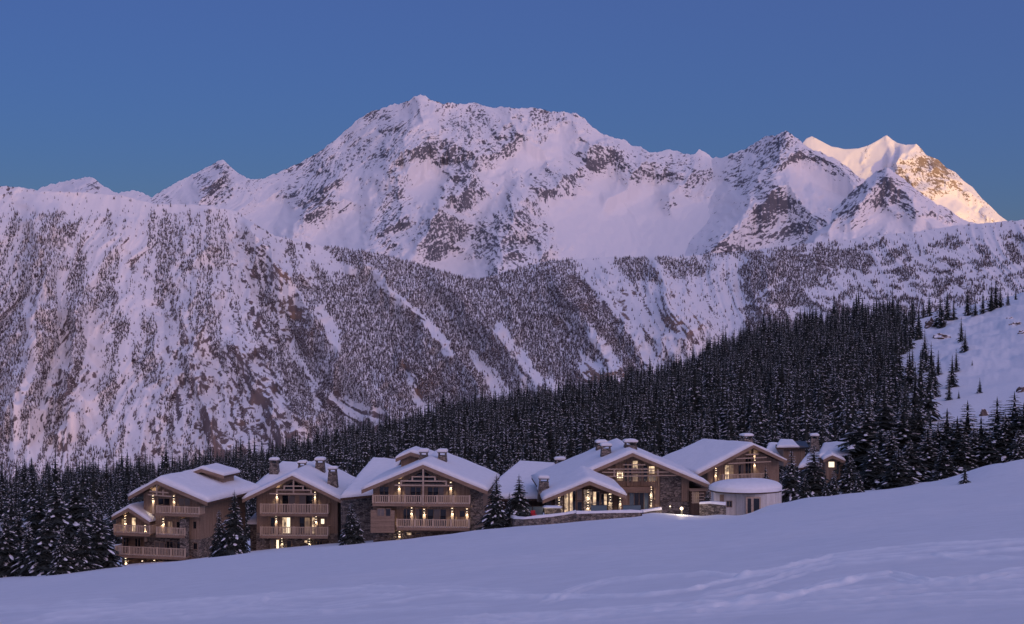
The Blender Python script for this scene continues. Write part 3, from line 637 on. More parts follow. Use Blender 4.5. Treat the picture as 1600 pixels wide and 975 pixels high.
def roof(P, Lx, Ax, Rx, y0, y1, T=.62, seed=1, rise=0.0, back=None, th=.28, eave_edges=(1,1)):
    """gable roof, ridge running back from the front: L, A, R are (x, z) of left eave, apex and right eave on the front edge; back gives the same three at the rear"""
    bk = back or (Lx, (Ax[0], Ax[1]+rise), Rx)
    for s, (e, eb) in enumerate(((Lx, bk[0]), (Rx, bk[2]))):
        p = [(e[0],y0,e[1]),(Ax[0],y0,Ax[1]),(bk[1][0],y1,bk[1][1]),(eb[0],y1,eb[1])]
        if s: p = [p[1],p[0],p[3],p[2]]
        lo = [(x,y,z-th) for x, y, z in p]
        MB().hexa(lo+p).build('roof_slope', M['dark_wood'], P)
        f = MB(); d = -.10; hgt = .46
        e0, a0 = (e[0],e[1]+.03), (Ax[0],Ax[1]+.03)
        pts = [(e0[0],e0[1]-hgt),(a0[0],a0[1]-hgt),(a0[0],a0[1]),(e0[0],e0[1])]
        if s: pts = [pts[1],pts[0],pts[3],pts[2]]
        f.prism(pts, y0+d, y0-.005); f.build('fascia_board', M['fascia'], P)
    nu = 34
    def fn(U, V):
        y = y0-.04 + (y1-y0+.04)*V
        x0 = Lx[0]+(bk[0][0]-Lx[0])*V; xa = Ax[0]+(bk[1][0]-Ax[0])*V; x2 = Rx[0]+(bk[2][0]-Rx[0])*V
        z0 = Lx[1]+(bk[0][1]-Lx[1])*V; za = Ax[1]+(bk[1][1]-Ax[1])*V; z2 = Rx[1]+(bk[2][1]-Rx[1])*V
        fa = (Ax[0]-Lx[0])/(Rx[0]-Lx[0])
        lft = U <= fa
        tl = np.clip(U/fa, 0, 1); tr = np.clip((U-fa)/(1-fa), 0, 1)
        x = np.where(lft, x0+(xa-x0)*tl, xa+(x2-xa)*tr); z = np.where(lft, z0+(za-z0)*tl, za+(z2-za)*tr)
        return x, y, z+.012
    return snow_sheet('snow_cover', fn, nu, 18, T, P, seed)
def chimney(P, x, y, z0, z1, w=1.1, cap=True, seed=0):
    c = MB().taper(x, y, z0-1.2, z1-.45, w*.62, w*.62, w*.44, w*.44).build('chimney', M['stone'], P)
    k = MB()
    for sx in (-1,1):
        for sy in (-1,1): k.box(x+sx*w*.36-.07, x+sx*w*.36+.07, y+sy*w*.36-.07, y+sy*w*.36+.07, z1-.45, z1-.12)
    k.box(x-w*.5, x+w*.5, y-w*.5, y+w*.5, z1-.12, z1); k.build('chimney_cap', M['stone'], c)
    def fn(U, V):
        return x+(U-.5)*w*1.02, y+(V-.5)*w*1.02, 0*U+z1+.004
    snow_sheet('chimney_snow', fn, 9, 9, .42, c, 50+seed, lip=w*.5)
    return c
def window(P, x0, x1, z0, z1, y, pane='glass', bars=1, deep=.06):
    f = MB(); t = .07
    f.box(x0, x1, y-deep, y, z0, z0+t); f.box(x0, x1, y-deep, y, z1-t, z1); f.box(x0, x0+t, y-deep, y, z0+t, z1-t); f.box(x1-t, x1, y-deep, y, z0+t, z1-t)
    for k in range(1, bars+1):
        xm = x0+(x1-x0)*k/(bars+1); f.box(xm-t/2, xm+t/2, y-deep, y, z0+t, z1-t)
    w = f.build('window', M['larch'], P)
    n = bars+1
    for k in range(n):
        a = x0+t+(x1-x0-t)*k/n; b_ = x0+(x1-x0-t)*(k+1)/n
        MB().box(a, b_, y-.025, y-.008, z0+t, z1-t).build('pane', M[pane[k % len(pane)] if isinstance(pane, (list, tuple)) else pane], w)
    return w
def balcony(P, x0, x1, zd, zr, y0, y1, ends=(1,1), pitch=2.1, seed=0):
    """deck with a rim beam, posts, handrail and flat balusters"""
    b = MB().box(x0, x1, y0, y1, zd, zd+.16).box(x0-.03, x1+.03, y0-.08, y0, zd-.16, zd+.2).build('balcony', M['fascia'], P)
    h = MB().box(x0, x1, y0-.06, y0+.07, zr-.09, zr).box(x0, x1, y0-.03, y0+.03, zd+.3, zd+.37)
    for k, xe in ((0, x0), (1, x1)):
        if ends[k]: h.box(xe-.05, xe+.05, y0+.07, y1, zr-.09, zr)
    h.build('handrail', M['rail'], b)
    n = max(1, round((x1-x0)/pitch))
    for k in range(n+1):
        xp = x0+(x1-x0)*k/n; MB().box(xp-.07, xp+.07, y0-.10, y0+.09, zd+.2, zr+.06).build('post', M['rail'], b)
    bl = MB(); m = int((x1-x0)/.225)
    for k in range(m):
        xp = x0+(k+.5)*(x1-x0)/m; bl.box(xp-.047, xp+.047, y0-.022, y0+.022, zd+.2, zr-.09)
    for k, xe in ((0, x0), (1, x1)):
        if ends[k]:
            for q in range(int((y1-y0)/.225)): bl.box(xe-.02, xe+.02, y0+.12+q*.225, y0+.24+q*.225, zd+.16, zr-.09)
    bl.build('balusters', M['rail'], b, kind='stuff')
    MB().box(x0+.2, x1-.2, y0+.16, y0+.9, zd+.162, zd+.22+.1*rng.random()).build('balcony_snow', M['roofsnow'], b)
    return b
def lamp(P, x, z, y, power=95.0, post=None, mat_post='beam', size=.08):
    """wall lamp throwing light up and down the post it is fixed to"""
    if post: MB().box(x-.17, x+.17, y, y+.30, post[0], post[1]).build('post', M[mat_post], P)
    a = MB().box(x-size, x+size, y-.20, y-.01, z-.14, z+.14).build('wall_lamp', M['metal'], P)
    MB().box(x-size*.8, x+size*.8, y-.18, y-.03, z+.141, z+.20).box(x-size*.8, x+size*.8, y-.18, y-.03, z-.20, z-.141).build('lamp_glass', M['bulb'], a)
    for s in (1, -1):
        ld = bpy.data.lights.new('lamp_light', 'SPOT'); ld.energy = power; ld.color = (1,.80,.56); ld.spot_size = R(80); ld.spot_blend = .9; ld.shadow_soft_size = .05
        lo = bpy.data.objects.new('lamp_light', ld); COL.objects.link(lo); lo.parent = a; lo.location = (x, y-.24, z+s*.26)
        lo.rotation_euler = (R(180) if s > 0 else 0, 0, 0); lo.rotation_euler[0] += R(-20 if s > 0 else 20)
    return a
def beams(P, segs, y, w=.16):
    for p, q in segs: MB().bar((p[0], y, p[1]), (q[0], y, q[1]), .2, w).build('beam', M['beam'], P)

class Site:
    """pixel reader for one building: zoomed-view pixels -> metres in the building's own frame (front wall at y = 0)"""
    def __init__(s, D, cx, zx, zy, k, base_py, rz=0.0):
        s.D, s.cx, s.zx, s.zy, s.k, s.by = D, cx, zx, zy, k, base_py
        s.m = D/F; s.c, s.s = math.cos(R(rz)), math.sin(R(rz))
        s.loc = ((cx-CX)*s.m, D, (HOR-base_py)*s.m)
    def x(s, zx, y=0.0):
        t = (s.zx+s.k*zx-CX)/F                  # sight line X = t*Y meets the plane y = const of the turned building
        return (t*(s.D+y*s.c) - s.loc[0] + y*s.s)/(s.c - t*s.s)
    def z(s, zy, y=0.0):
        return ((HOR-(s.zy+s.k*zy))*(s.D+y)/F) - s.loc[2]
    def p(s, zx, zy, y=0.0): return (s.x(zx, y), s.z(zy, y))
def gable_wall(P, S, xl, xr, lz, apex, rz, yb, z0, m='larch', name='wall'):
    """front wall with a gable top, closed back to yb; lz/rz are the wall heights at its ends"""
    pts = [(xl,z0),(xr,z0),(xr,rz),apex,(xl,lz)]
    return MB().prism(pts, 0, yb).build(name, M[m], P)
def under(Lp, Ap, x, th=.34):
    """height just under a roof slope at x"""
    t = (x-Lp[0])/(Ap[0]-Lp[0]); return Lp[1]+(Ap[1]-Lp[1])*t-th

fnr = lambda x0, z0, y0, x1, z1, y1, x2, z2, y2, x3, z3, y3: (lambda U, V: ((x0*(1-U)+x1*U)*(1-V)+(x3*(1-U)+x2*U)*V, (y0*(1-U)+y1*U)*(1-V)+(y3*(1-U)+y2*U)*V, (z0*(1-U)+z1*U)*(1-V)+(z3*(1-U)+z2*U)*V))
def roof_plane(P, c, T, seed, edge=(1,1,1,1)):
    (x0,y0,z0),(x1,y1,z1),(x2,y2,z2),(x3,y3,z3) = c
    MB().hexa([(x,y,z-.3) for x,y,z in c]+list(c)).build('roof_slope', M['dark_wood'], P)
    fn = fnr(x0,z0,y0,x1,z1,y1,x2,z2,y2,x3,z3,y3)
    snow_sheet('snow_cover', lambda U, V: tuple(a+(0.012 if i == 2 else 0) for i, a in enumerate(fn(U, V))), 22, 18, T, P, seed, edge=edge)
def at3(S, zx, zy, y): a = S.p(zx, zy, y); return (a[0], y, a[1])

# ------------------------------------------------------------------ chalet A (far left, three storeys and a small side gable)
S = Site(222, 268, 160, 680, .2462, 890, -16); P = empty('chalet', S.loc, R(-16)); OV = -2.0
L_, A_, R_ = S.p(165,400,OV), S.p(345,292,OV), S.p(668,418,OV)
roof(P, L_, A_, R_, OV, 15, .6, 3)
xl, xr = S.x(262), S.x(620)
gable_wall(P, S, xl, xr, under(L_,A_,xl), (A_[0], A_[1]-.36), under(R_,A_,xr), 14, S.z(655))
MB().box(xl+.1, xr-.02, .05, 14, S.z(905)-2, S.z(655)-.004).build('stone_base', M['stone'], P)
MB().box(S.x(110), xl-.003, .6, 9, S.z(905)-2, S.z(560)).build('side_wing_wall', M['larch_h'], P)
l2, a2, r2 = S.p(60,535,-1.6), S.p(165,472,-1.6), S.p(300,556,-1.6)
roof(P, l2, a2, r2, -1.6, 6, .5, 5)
gx0, gx1 = S.x(85), S.x(262)-.01
MB().prism([(gx0,S.z(660)),(gx1,S.z(660)),(gx1,under(r2,a2,gx1)),(a2[0],a2[1]-.36),(gx0,under(l2,a2,gx0))], .02, 6).build('side_gable_wall', M['larch'], P)
balcony(P, S.x(345,-1.7), S.x(615,-1.7), S.z(505,-1.7), S.z(449,-1.7), -1.7, 0)
balcony(P, S.x(345,-1.7), S.x(523,-1.7), S.z(642,-1.7), S.z(585,-1.7), -1.7, 0, (1,0))
balcony(P, S.x(75,-1.9), S.x(300,-1.9), S.z(640,-1.9), S.z(580,-1.9), -1.9, 0)
balcony(P, S.x(85,-1.9), S.x(525,-1.9), S.z(780,-1.9), S.z(716,-1.9), -1.9, 0, (1,0))
MB().box(S.x(527), S.x(566), -1.6, -.7, S.z(905)-1, S.z(520)).build('stone_column', M['stone'], P)
beams(P, [(S.p(300,360,-1.7),S.p(420,365,-1.7)),(S.p(290,380,-1.7),S.p(440,388,-1.7)),(S.p(345,310,-1.7),S.p(345,382,-1.7)),(S.p(385,350,-1.7),S.p(385,384,-1.7))], -1.7)
for a in ((352,430,400,447,'glass',1),(480,560,395,447,'curtain',1),(415,450,545,640,'room_dim',1),(470,505,545,640,'glass',0),(575,600,540,590,'glass',0),(405,450,672,780,'glass',1),(470,525,672,780,'glass',1),(330,395,680,760,'curtain',1),(575,605,675,720,'glass',0)):
    window(P, S.x(a[0]), S.x(a[1]), S.z(a[3]), S.z(a[2]), 0 if a[2] < 650 else .045, a[4], a[5])
for a in ((120,148,540,640,'room_dim',0),(185,215,530,640,'room',0),(130,170,662,770,'glass',1),(205,245,662,770,'glass',1)):
    window(P, S.x(a[0]), S.x(a[1]), S.z(a[3]), S.z(a[2]), .018, a[4], a[5])
for x, zt, zb, zl in ((330,372,450,395),(462,372,450,392),(395,525,590,540),(512,520,590,540)): lamp(P, S.x(x), S.z(zl), -.32, post=(S.z(zb+50), S.z(zt)))
for x, zt, zb, zl in ((153,520,590,545),(280,575,640,585),(157,790,850,800),(262,800,850,812),(338,795,850,804)): lamp(P, S.x(x), S.z(zl), -.32, post=(S.z(zb+40), S.z(zt)))
# ridge lantern
lx0, lx1 = S.x(592,9), S.x(785,9); zt = S.z(262,9)
MB().box(lx0, lx1, 8, 11.5, zt-1.6, zt+.5).build('roof_lantern_wall', M['larch'], P)
roof(P, (lx0-.5, zt+.42), ((lx0*.62+lx1*.38), zt+1.25), (lx1+.55, zt+.4), 7.2, 12.2, .42, 8)
window(P, S.x(1.0*640), S.x(700), S.z(668), S.z(600), 0) if False else None
tag(P, 'three-storey timber chalet at the far left with a small side gable and a roof lantern', 'chalet', 'row of timber chalets')
CH_A = P

# ------------------------------------------------------------------ chalet B (second from left, four chimneys)
S = Site(230, 464, 370, 690, .1948, 862, -3); P = empty('chalet', S.loc, R(-3)); OV = -2.2
L_, A_, R_ = S.p(45,468,OV), S.p(444,275,OV), S.p(858,478,OV)
roof(P, L_, A_, R_, OV, 20, .52, 11)
xl, xr = S.x(160), S.x(808)
gable_wall(P, S, xl, xr, under(L_,A_,xl), (A_[0], A_[1]-.36), under(R_,A_,xr), 19, S.z(735))
MB().box(xl-.06, xr+.06, -.08, 19, S.z(880)-2.5, S.z(735)-.004).build('stone_base', M['stone'], P)
balcony(P, S.x(190,-1.8), S.x(730,-1.8), S.z(590,-1.8), S.z(500,-1.8), -1.8, 0)
balcony(P, S.x(190,-1.8), S.x(730,-1.8), S.z(768,-1.8), S.z(684,-1.8), -1.8, 0)
yb = -2.0
beams(P, [(S.p(375,357,yb),S.p(540,357,yb)),(S.p(318,388,yb),S.p(602,388,yb)),(S.p(262,418,yb),S.p(640,420,yb)),(S.p(455,300,yb),S.p(455,420,yb)),(S.p(381,357,yb),S.p(381,388,yb)),(S.p(531,357,yb),S.p(531,388,yb)),(S.p(322,388,yb),S.p(322,418,yb)),(S.p(596,388,yb),S.p(596,418,yb))], yb)
MB().prism([S.p(330,395),S.p(600,395),S.p(455,318)], -.05, -.004).build('gable_glazing', M['glass'], P)
for a in ((362,470,428,590,('glass','curtain'),1),(497,610,428,590,('curtain','glass'),1),(270,305,605,760,'glass',0),(362,432,605,760,('room','bright'),1),(500,590,605,760,('glass','room_dim'),1),(600,628,605,760,'room',0),(672,706,615,662,'bright',0)):
    window(P, S.x(a[0]), S.x(a[1]), S.z(a[3]), S.z(a[2]), 0, a[4], a[5])
for a in ((268,302,785,872,'curtain',0),(315,342,785,868,'bright',0),(400,440,790,860,'glass',0),(540,570,788,812,'room',0),(640,690,790,850,'glass',1)):
    window(P, S.x(a[0]), S.x(a[1]), S.z(a[3]), S.z(a[2]), -.082, a[4], a[5])
for x, zt, zb, zl in ((327,395,505,412),(631,398,505,414),(320,600,685,606),(640,600,685,608)): lamp(P, S.x(x), S.z(zl), -.34, post=(S.z(zb+60), S.z(zt)))
for x, zl in ((367,785),(587,785)): lamp(P, S.x(x), S.z(zl), -.42, post=(S.z(880), S.z(772)), mat_post='stone')
for i, (x, zt, zb, y, w_) in enumerate(((302,148,250,14,1.25),(525,168,262,9,1.2),(669,146,278,10,1.35),(770,215,338,3,1.25))):
    chimney(P, S.x(x,y), y, S.z(zb,y), S.z(zt,y), w_, seed=i)
roof_plane(P, [at3(S,40,440,7), at3(S,880,430,7), at3(S,640,180,19), at3(S,372,178,19)], .6, 20)
# a low annex on the left
MB().box(S.x(60), xl-.01, 4, 14, S.z(880)-2.5, S.z(690)).build('annex_wall', M['stone'], P)
snow_sheet('annex_snow', lambda U, V: (S.x(45)+(xl-.05-S.x(45))*U, 3+11*V, S.z(688)+.0*U+1.1*V), 10, 10, .6, P, 21)
MB().box(S.x(85), xl-.01, 6, 16, S.z(690), S.z(500)).build('annex_upper_wall', M['larch_h'], P)
tag(P, 'timber chalet with four stone chimneys and two lit balconies, second from the left', 'chalet', 'row of timber chalets')

# ------------------------------------------------------------------ chalet C (third, widest balconies) with the big roof behind it
S = Site(211, 669, 540, 680, .1846, 846, -4); P = empty('chalet', S.loc, R(-4)); OV = -2.2
L_, A_, R_ = S.p(135,470,OV), S.p(655,252,OV), S.p(1203,472,OV)
roof(P, L_, A_, R_, OV, 17, .52, 13)
xl, xr = S.x(232), S.x(1160)
gable_wall(P, S, xl, xr, under(L_,A_,xl), (A_[0], A_[1]-.36), under(R_,A_,xr), 16, S.z(815))
MB().box(xl+.02, xr-.02, .03, 16, S.z(880)-2.5, S.z(815)-.004).build('stone_base', M['stone'], P)
MB().box(S.x(1055), xr+.05, -.25, -.004, S.z(880)-1, under(R_,A_,xr)-.02).build('stone_pier', M['stone'], P)
MB().box(xl-.04, S.x(430), -1.7, -.004, S.z(815), S.z(608)-.25).build('bay_wall', M['larch_h'], P)
balcony(P, S.x(230,-1.8), S.x(1050,-1.8), S.z(592,-1.8), S.z(509,-1.8), -1.8, 0)
balcony(P, S.x(436,-1.8), S.x(1045,-1.8), S.z(795,-1.8), S.z(712,-1.8), -1.8, 0, (0,1))
yb = -2.0
beams(P, [(S.p(558,352,yb),S.p(760,352,yb)),(S.p(465,388,yb),S.p(858,388,yb)),(S.p(415,425,yb),S.p(905,425,yb)),(S.p(565,352,yb),S.p(565,388,yb)),(S.p(757,352,yb),S.p(757,388,yb)),(S.p(470,388,yb),S.p(470,425,yb)),(S.p(852,388,yb),S.p(852,425,yb))], yb)
beams(P, [(S.p(658,285,-2.0),S.p(658,590,-2.0))], -2.12, .26)
MB().prism([S.p(480,410),S.p(840,410),S.p(658,300)], -.05, -.004).build('gable_glazing', M['glass'], P)
for a in ((285,368,435,590,'glass',1),(500,642,435,590,('curtain','glass','glass'),2),(692,835,435,590,('glass','glass','curtain'),2),(485,548,622,795,'glass',1),(590,652,622,795,('curtain','glass'),1),(690,855,622,795,('glass','curtain','glass'),2),(962,1012,632,692,'glass',0)):
    window(P, S.x(a[0]), S.x(a[1]), S.z(a[3]), S.z(a[2]), 0, a[4], a[5])
for a in ((265,332,622,690,'curtain',1),(338,384,622,690,'glass',0)): window(P, S.x(a[0],-1.7), S.x(a[1],-1.7), S.z(a[3],-1.7), S.z(a[2],-1.7), -1.702, a[4], a[5])
for a in ((515,560,822,850,'room',0),(590,640,822,845,'glass',0)): window(P, S.x(a[0]), S.x(a[1]), S.z(a[3]), S.z(a[2]), .028, a[4], a[5])
for x, zt, zb, zl in ((457,400,520,416),(893,385,520,408),(563,608,720,625),(668,620,720,636),(905,608,720,626),(1030,612,720,630),(460,812,862,826)): lamp(P, S.x(x), S.z(zl), -.34, post=(S.z(zb+70 if zb < 800 else zb), S.z(zt)))
for i, (x, zt, zb, y, w_) in enumerate(((662,140,238,5,1.15),(820,140,272,6,1.2))): chimney(P, S.x(x,y), y, S.z(zb,y), S.z(zt,y), w_, seed=7+i)
y = 8; zt = S.z(190,y)
MB().box(S.x(470,y), S.x(690,y), y, y+4, S.z(330,y), zt+.3).build('roof_lantern_wall', M['larch'], P)
roof(P, (S.x(432,y), zt-.1), (S.x(560,y), zt+.75), (S.x(720,y), zt+.05), y-1, y+5, .42, 15)
# rear wing to the left
b0 = 14
MB().box(S.x(-40,b0), S.x(330,b0), b0, b0+10, S.z(880)-3, S.z(520,b0)).build('rear_wing_wall', M['stone'], P)
e1, e2 = S.p(-60,560,9), S.p(470,560,9)
roof_plane(P, [at3(S,-45,540,9), at3(S,330,500,9), at3(S,465,222,26), at3(S,235,208,26)], .6, 17)
tag(P, 'chalet with two long balconies and a ridge lantern, third from the left', 'chalet', 'row of timber chalets')

# ------------------------------------------------------------------ link building behind the two dark spruces
S = Site(238, 815, 750, 670, .1744, 806); P = empty('chalet', S.loc, 0)
MB().box(S.x(20), S.x(560), 0, 12, S.z(900)-1, S.z(600)).build('wall', M['dark_wood'], P)
roof_plane(P, [at3(S,-30,628,-2), at3(S,640,628,-2), at3(S,670,320,20), at3(S,360,300,20)], .6, 19)
chimney(P, S.x(715,10), 10, S.z(385,10), S.z(275,10), 1.5, seed=12)
tag(P, 'low snow-covered building set back behind the two dark spruces by the terrace', 'chalet', 'row of timber chalets')

# ------------------------------------------------------------------ chalet D (main lodge with the broad glazed gable)
S = Site(224, 1000, 900, 670, .1641, 797, 3); P = empty('chalet', S.loc, R(3)); OV = -2.2
L_, A_, R_ = S.p(-330,600,OV), S.p(537,232,OV), S.p(1270,540,OV)
roof(P, L_, A_, R_, OV, 18, .52, 23)
xl, xr = S.x(-200), S.x(1075)
gable_wall(P, S, xl, xr, under(L_,A_,xl), (A_[0], A_[1]-.36), under(R_,A_,xr), 17, S.z(800)-1.5)
MB().box(S.x(800), S.x(1002), -.12, -.004, S.z(700), S.z(455)).build('stone_panel', M['stone'], P)
MB().box(S.x(800), S.x(1088), -.5, -.124, S.z(800), S.z(692)).build('stone_plinth', M['stone'], P)
MB().box(S.x(1003), S.x(1074), -.2, -.004, S.z(760), S.z(470)).build('timber_panel', M['larch'], P)
MB().box(S.x(390), S.x(705), -.9, -.004, S.z(600), S.z(548)).build('timber_band', M['fascia'], P)
MB().box(S.x(1076), S.x(1222), -1.2, 10, S.z(800)-1, S.z(575)).build('side_wing_wall', M['dark_wood'], P)
MB().box(S.x(1062), S.x(1235), -1.5, -1.21, S.z(585), S.z(560)).build('lintel', M['larch_h'], P)
yb = -2.0
beams(P, [(S.p(450,342,yb),S.p(660,342,yb)),(S.p(300,382,yb),S.p(745,384,yb)),(S.p(248,412,yb),S.p(885,412,yb)),(S.p(205,452,yb),S.p(955,445,yb)),(S.p(365,385,yb),S.p(365,455,yb)),(S.p(780,385,yb),S.p(780,450,yb))], yb, .13)
for i, (x0, x1, z0, z1, pn, br) in enumerate(((385,452,500,395,'room_dim',0),(460,488,500,320,'glass',0),(535,592,385,300,'room',0),(535,592,505,430,'room_dim',0),(500,530,505,320,'glass',0),(600,622,505,330,'curtain',0),(690,752,430,352,'room',0),(640,682,505,345,'glass',0),(690,765,505,436,'curtain',1),
   (505,695,770,606,('frost','glass','glass','frost'),3),(1090,1158,705,590,'room_dim',3),(1165,1205,705,600,'glass',1))):
    window(P, S.x(x0), S.x(x1), S.z(z0), S.z(z1), 0 if x0 < 1080 else -1.202, pn, br)
for q in range(4): MB().box(S.x(1085), S.x(1205), -1.32, -1.27, S.z(612+q*28), S.z(606+q*28)).build('shelf_slat', M['beam'], P)
for x in (372, 490, 628, 783): MB().box(S.x(x)-.11, S.x(x)+.11, -.3, -.005, S.z(545), min(S.z(330), under(L_ if x < 537 else R_, A_, S.x(x))-.1)).build('gable_post', M['larch'], P)
lamp(P, S.x(710), S.z(585), -.6, 120, (S.z(780), S.z(548)), 'stone'); lamp(P, S.x(710), S.z(690), -.6, 80)
MB().box(S.x(738), S.x(757), -.35, -.005, S.z(672), S.z(560)).build('red_shutter', M['fascia'], P)
# chandelier behind the upper left window
ch = MB()
for k in range(8):
    a_ = k*.785; r__ = .34+.08*(k % 2); cx_, cz_ = S.x(418)+r__*math.cos(a_), S.z(440)+r__*.9*math.sin(a_); ch.box(cx_-.06, cx_+.06, -.2, -.08, cz_-.06, cz_+.06)
ch.build('chandelier', M['bulb'], P)
MB().box(S.x(1082), S.x(1150), -1.1, -.6, S.z(520), S.z(505)).build('soffit_light', M['bulb'], P) if False else None
for i, (x, zt, zb, y, w_) in enumerate(((238,128,262,13,1.5),(285,158,315,4,1.45),(517,122,235,3,1.8))): chimney(P, S.x(x,y), y, S.z(zb,y), S.z(zt,y), w_, seed=20+i)
tag(P, 'main lodge with a broad glazed gable, chandelier and stone facade', 'chalet', 'row of timber chalets')

# ------------------------------------------------------------------ chalet E (low terrace pavilion in front of the lodge)
S = Site(210, 920, 750, 670, .1744, 800, 2); P = empty('chalet', S.loc, R(2)); OV = -1.8
S5 = Site(210, 920, 900, 670, .1641, 800, 2)
L_, A_, R_ = S.p(560,640,OV), S.p(980,470,OV), S5.p(480,640,OV)
roof(P, L_, A_, R_, OV, 12, .55, 29, rise=.3)
xl, xr = S.x(640), S5.x(420)
gable_wall(P, S, xl, xr, under(L_,A_,xl), (A_[0], A_[1]-.36), under(R_,A_,xr), 11, S.z(780)-1.5, 'dark_wood')
for a in ((752,795,560,760,'room',0),(800,862,545,760,('room','glass'),1),(868,918,540,640,'curtain',0),(868,918,650,760,'glass',0),(1008,1075,560,755,('room','glass'),1),(1080,1140,580,755,('glass','room'),1)):
    window(P, S.x(a[0]), S.x(a[1]), S.z(a[3]), S.z(a[2]), 0, a[4], a[5])
for x0, x1, zl in ((670,742,615),(925,1003,545),(925,1003,640),(1146,1182,590)):
    if zl != 640: MB().box(S.x(x0), S.x(x1), -.5, -.004, S.z(790)-1, min(under(L_ if x0 < 980 else R_, A_, S.x((x0+x1)/2))-.25, S.z(540))).build('stone_pillar', M['stone'], P)
    lamp(P, S.x((x0+x1)/2), S.z(zl+30), -.52, 140)
lamp(P, S5.x(417), S5.z(672), -.4, 110, (S5.z(790), S5.z(650)), 'stone')
chimney(P, S.x(572,4), 4, S.z(565,4), S.z(440,4), 1.35, seed=31)
tag(P, 'low pavilion with lamplit stone pillars and tall glass doors beside the terrace', 'chalet', 'row of timber chalets')

# ------------------------------------------------------------------ chalet F (right, behind the round hut), turned to the right
S = Site(246, 1165, 1040, 660, .1641, 772, 22); P = empty('chalet', S.loc, R(22)); OV = -2.0
L_, A_, R_ = S.p(300,478,OV), S.p(836,218,OV), S.p(1150,378,OV)
roof(P, L_, A_, R_, OV, 14, .5, 37, rise=-.6)
xl, xr = S.x(400), S.x(1080)
gable_wall(P, S, xl, xr, under(L_,A_,xl), (A_[0], A_[1]-.36), under(R_,A_,xr), 12.5, S.z(800)-1)
balcony(P, S.x(545,-1.5), S.x(960,-1.5), S.z(560,-1.5), S.z(487,-1.5), -1.5, 0)
yb = -1.8
beams(P, [(S.p(760,305,yb),S.p(880,305,yb)),(S.p(670,340,yb),S.p(960,338,yb)),(S.p(595,384,yb),S.p(1000,380,yb))], yb)
for a in ((560,650,395,555,('room','room_dim'),1),(690,745,400,555,('glass','curtain'),1),(755,815,320,555,'glass',1)): window(P, S.x(a[0]), S.x(a[1]), S.z(a[3]), S.z(a[2]), 0, a[4], a[5])
lamp(P, S.x(836), S.z(372), -.34, post=(S.z(560), S.z(260))); lamp(P, S.x(467), S.z(455), -.34, 80, (S.z(560), S.z(420)))
chimney(P, S.x(770,6), 6, S.z(205,6), S.z(130,6), 1.55, seed=41)
tag(P, 'timber chalet with a deep snowy roof, standing behind the white round hut', 'chalet', 'row of timber chalets')

# ------------------------------------------------------------------ chalet G (right-most, half hidden by spruces) and the small hut roof beside it
S = Site(262, 1310, 1180, 650, .1641, 770, -4); P = empty('chalet', S.loc, R(-4))
MB().box(S.x(620), S.x(1020), 0, 9, S.z(900), S.z(395)).build('wall', M['larch'], P)
roof_plane(P, [at3(S,600,400,-.8), at3(S,1045,400,-.8), at3(S,940,272,8), at3(S,650,274,8)], .6, 43)
roof_plane(P, [at3(S,410,500,-.8), at3(S,610,470,-.8), at3(S,625,330,6), at3(S,500,380,6)], .55, 44)
L_, A_, R_ = S.p(648,420,-3.2), S.p(735,376,-3.2), S.p(858,430,-3.2)
roof(P, L_, A_, R_, -3.2, 3, .45, 45)
MB().prism([(S.x(668,-2),S.z(900)),(S.x(835,-2),S.z(900)),(S.x(835,-2),under(R_,A_,S.x(835,-2))),(A_[0],A_[1]-.36),(S.x(668,-2),under(L_,A_,S.x(668,-2)))], -2, -.004).build('dormer_wall', M['larch'], P)
window(P, S.x(694,-2), S.x(757,-2), S.z(492,-2), S.z(432,-2), -2.002, 'bright', 0)
window(P, S.x(770,-2), S.x(800,-2), S.z(560,-2), S.z(460,-2), -2.002, 'glass', 0); window(P, S.x(940), S.x(985), S.z(580), S.z(520), -.002, 'room_dim', 0)
lamp(P, S.x(832,-2), S.z(640,-2), -2.3, 110, (S.z(720,-2), S.z(560,-2)))
chimney(P, S.x(565,5), 5, S.z(275,5), S.z(188,5), 1.3, seed=51)
tag(P, 'right-most chalet half hidden by spruces with one bright gable window', 'chalet', 'row of timber chalets')
S = Site(275, 1238, 1180, 650, .1641, 735, 8); P = empty('roof_pavilion', S.loc, R(8))
MB().box(S.x(270), S.x(475), 0, 4.5, S.z(480), S.z(290)).build('wall', M['larch'], P)
roof_plane(P, [at3(S,205,300,-.8), at3(S,420,300,-.8), at3(S,360,238,5), at3(S,238,236,5)], .4, 47)
MB().hexa([(x,y,z-.2) for x,y,z in [at3(S,420,302,-.8), at3(S,515,298,-.8), at3(S,480,240,5), at3(S,362,240,5)]]+[at3(S,420,302,-.8), at3(S,515,298,-.8), at3(S,480,240,5), at3(S,362,240,5)]).build('bare_roof', M['metal'], P)
roof_plane(P, [at3(S,95,345,1), at3(S,290,440,1), at3(S,235,270,8), at3(S,130,275,8)], .5, 48)
tag(P, 'small timber upper storey with a half-bare dark roof, left of the right-most chalet', 'building')

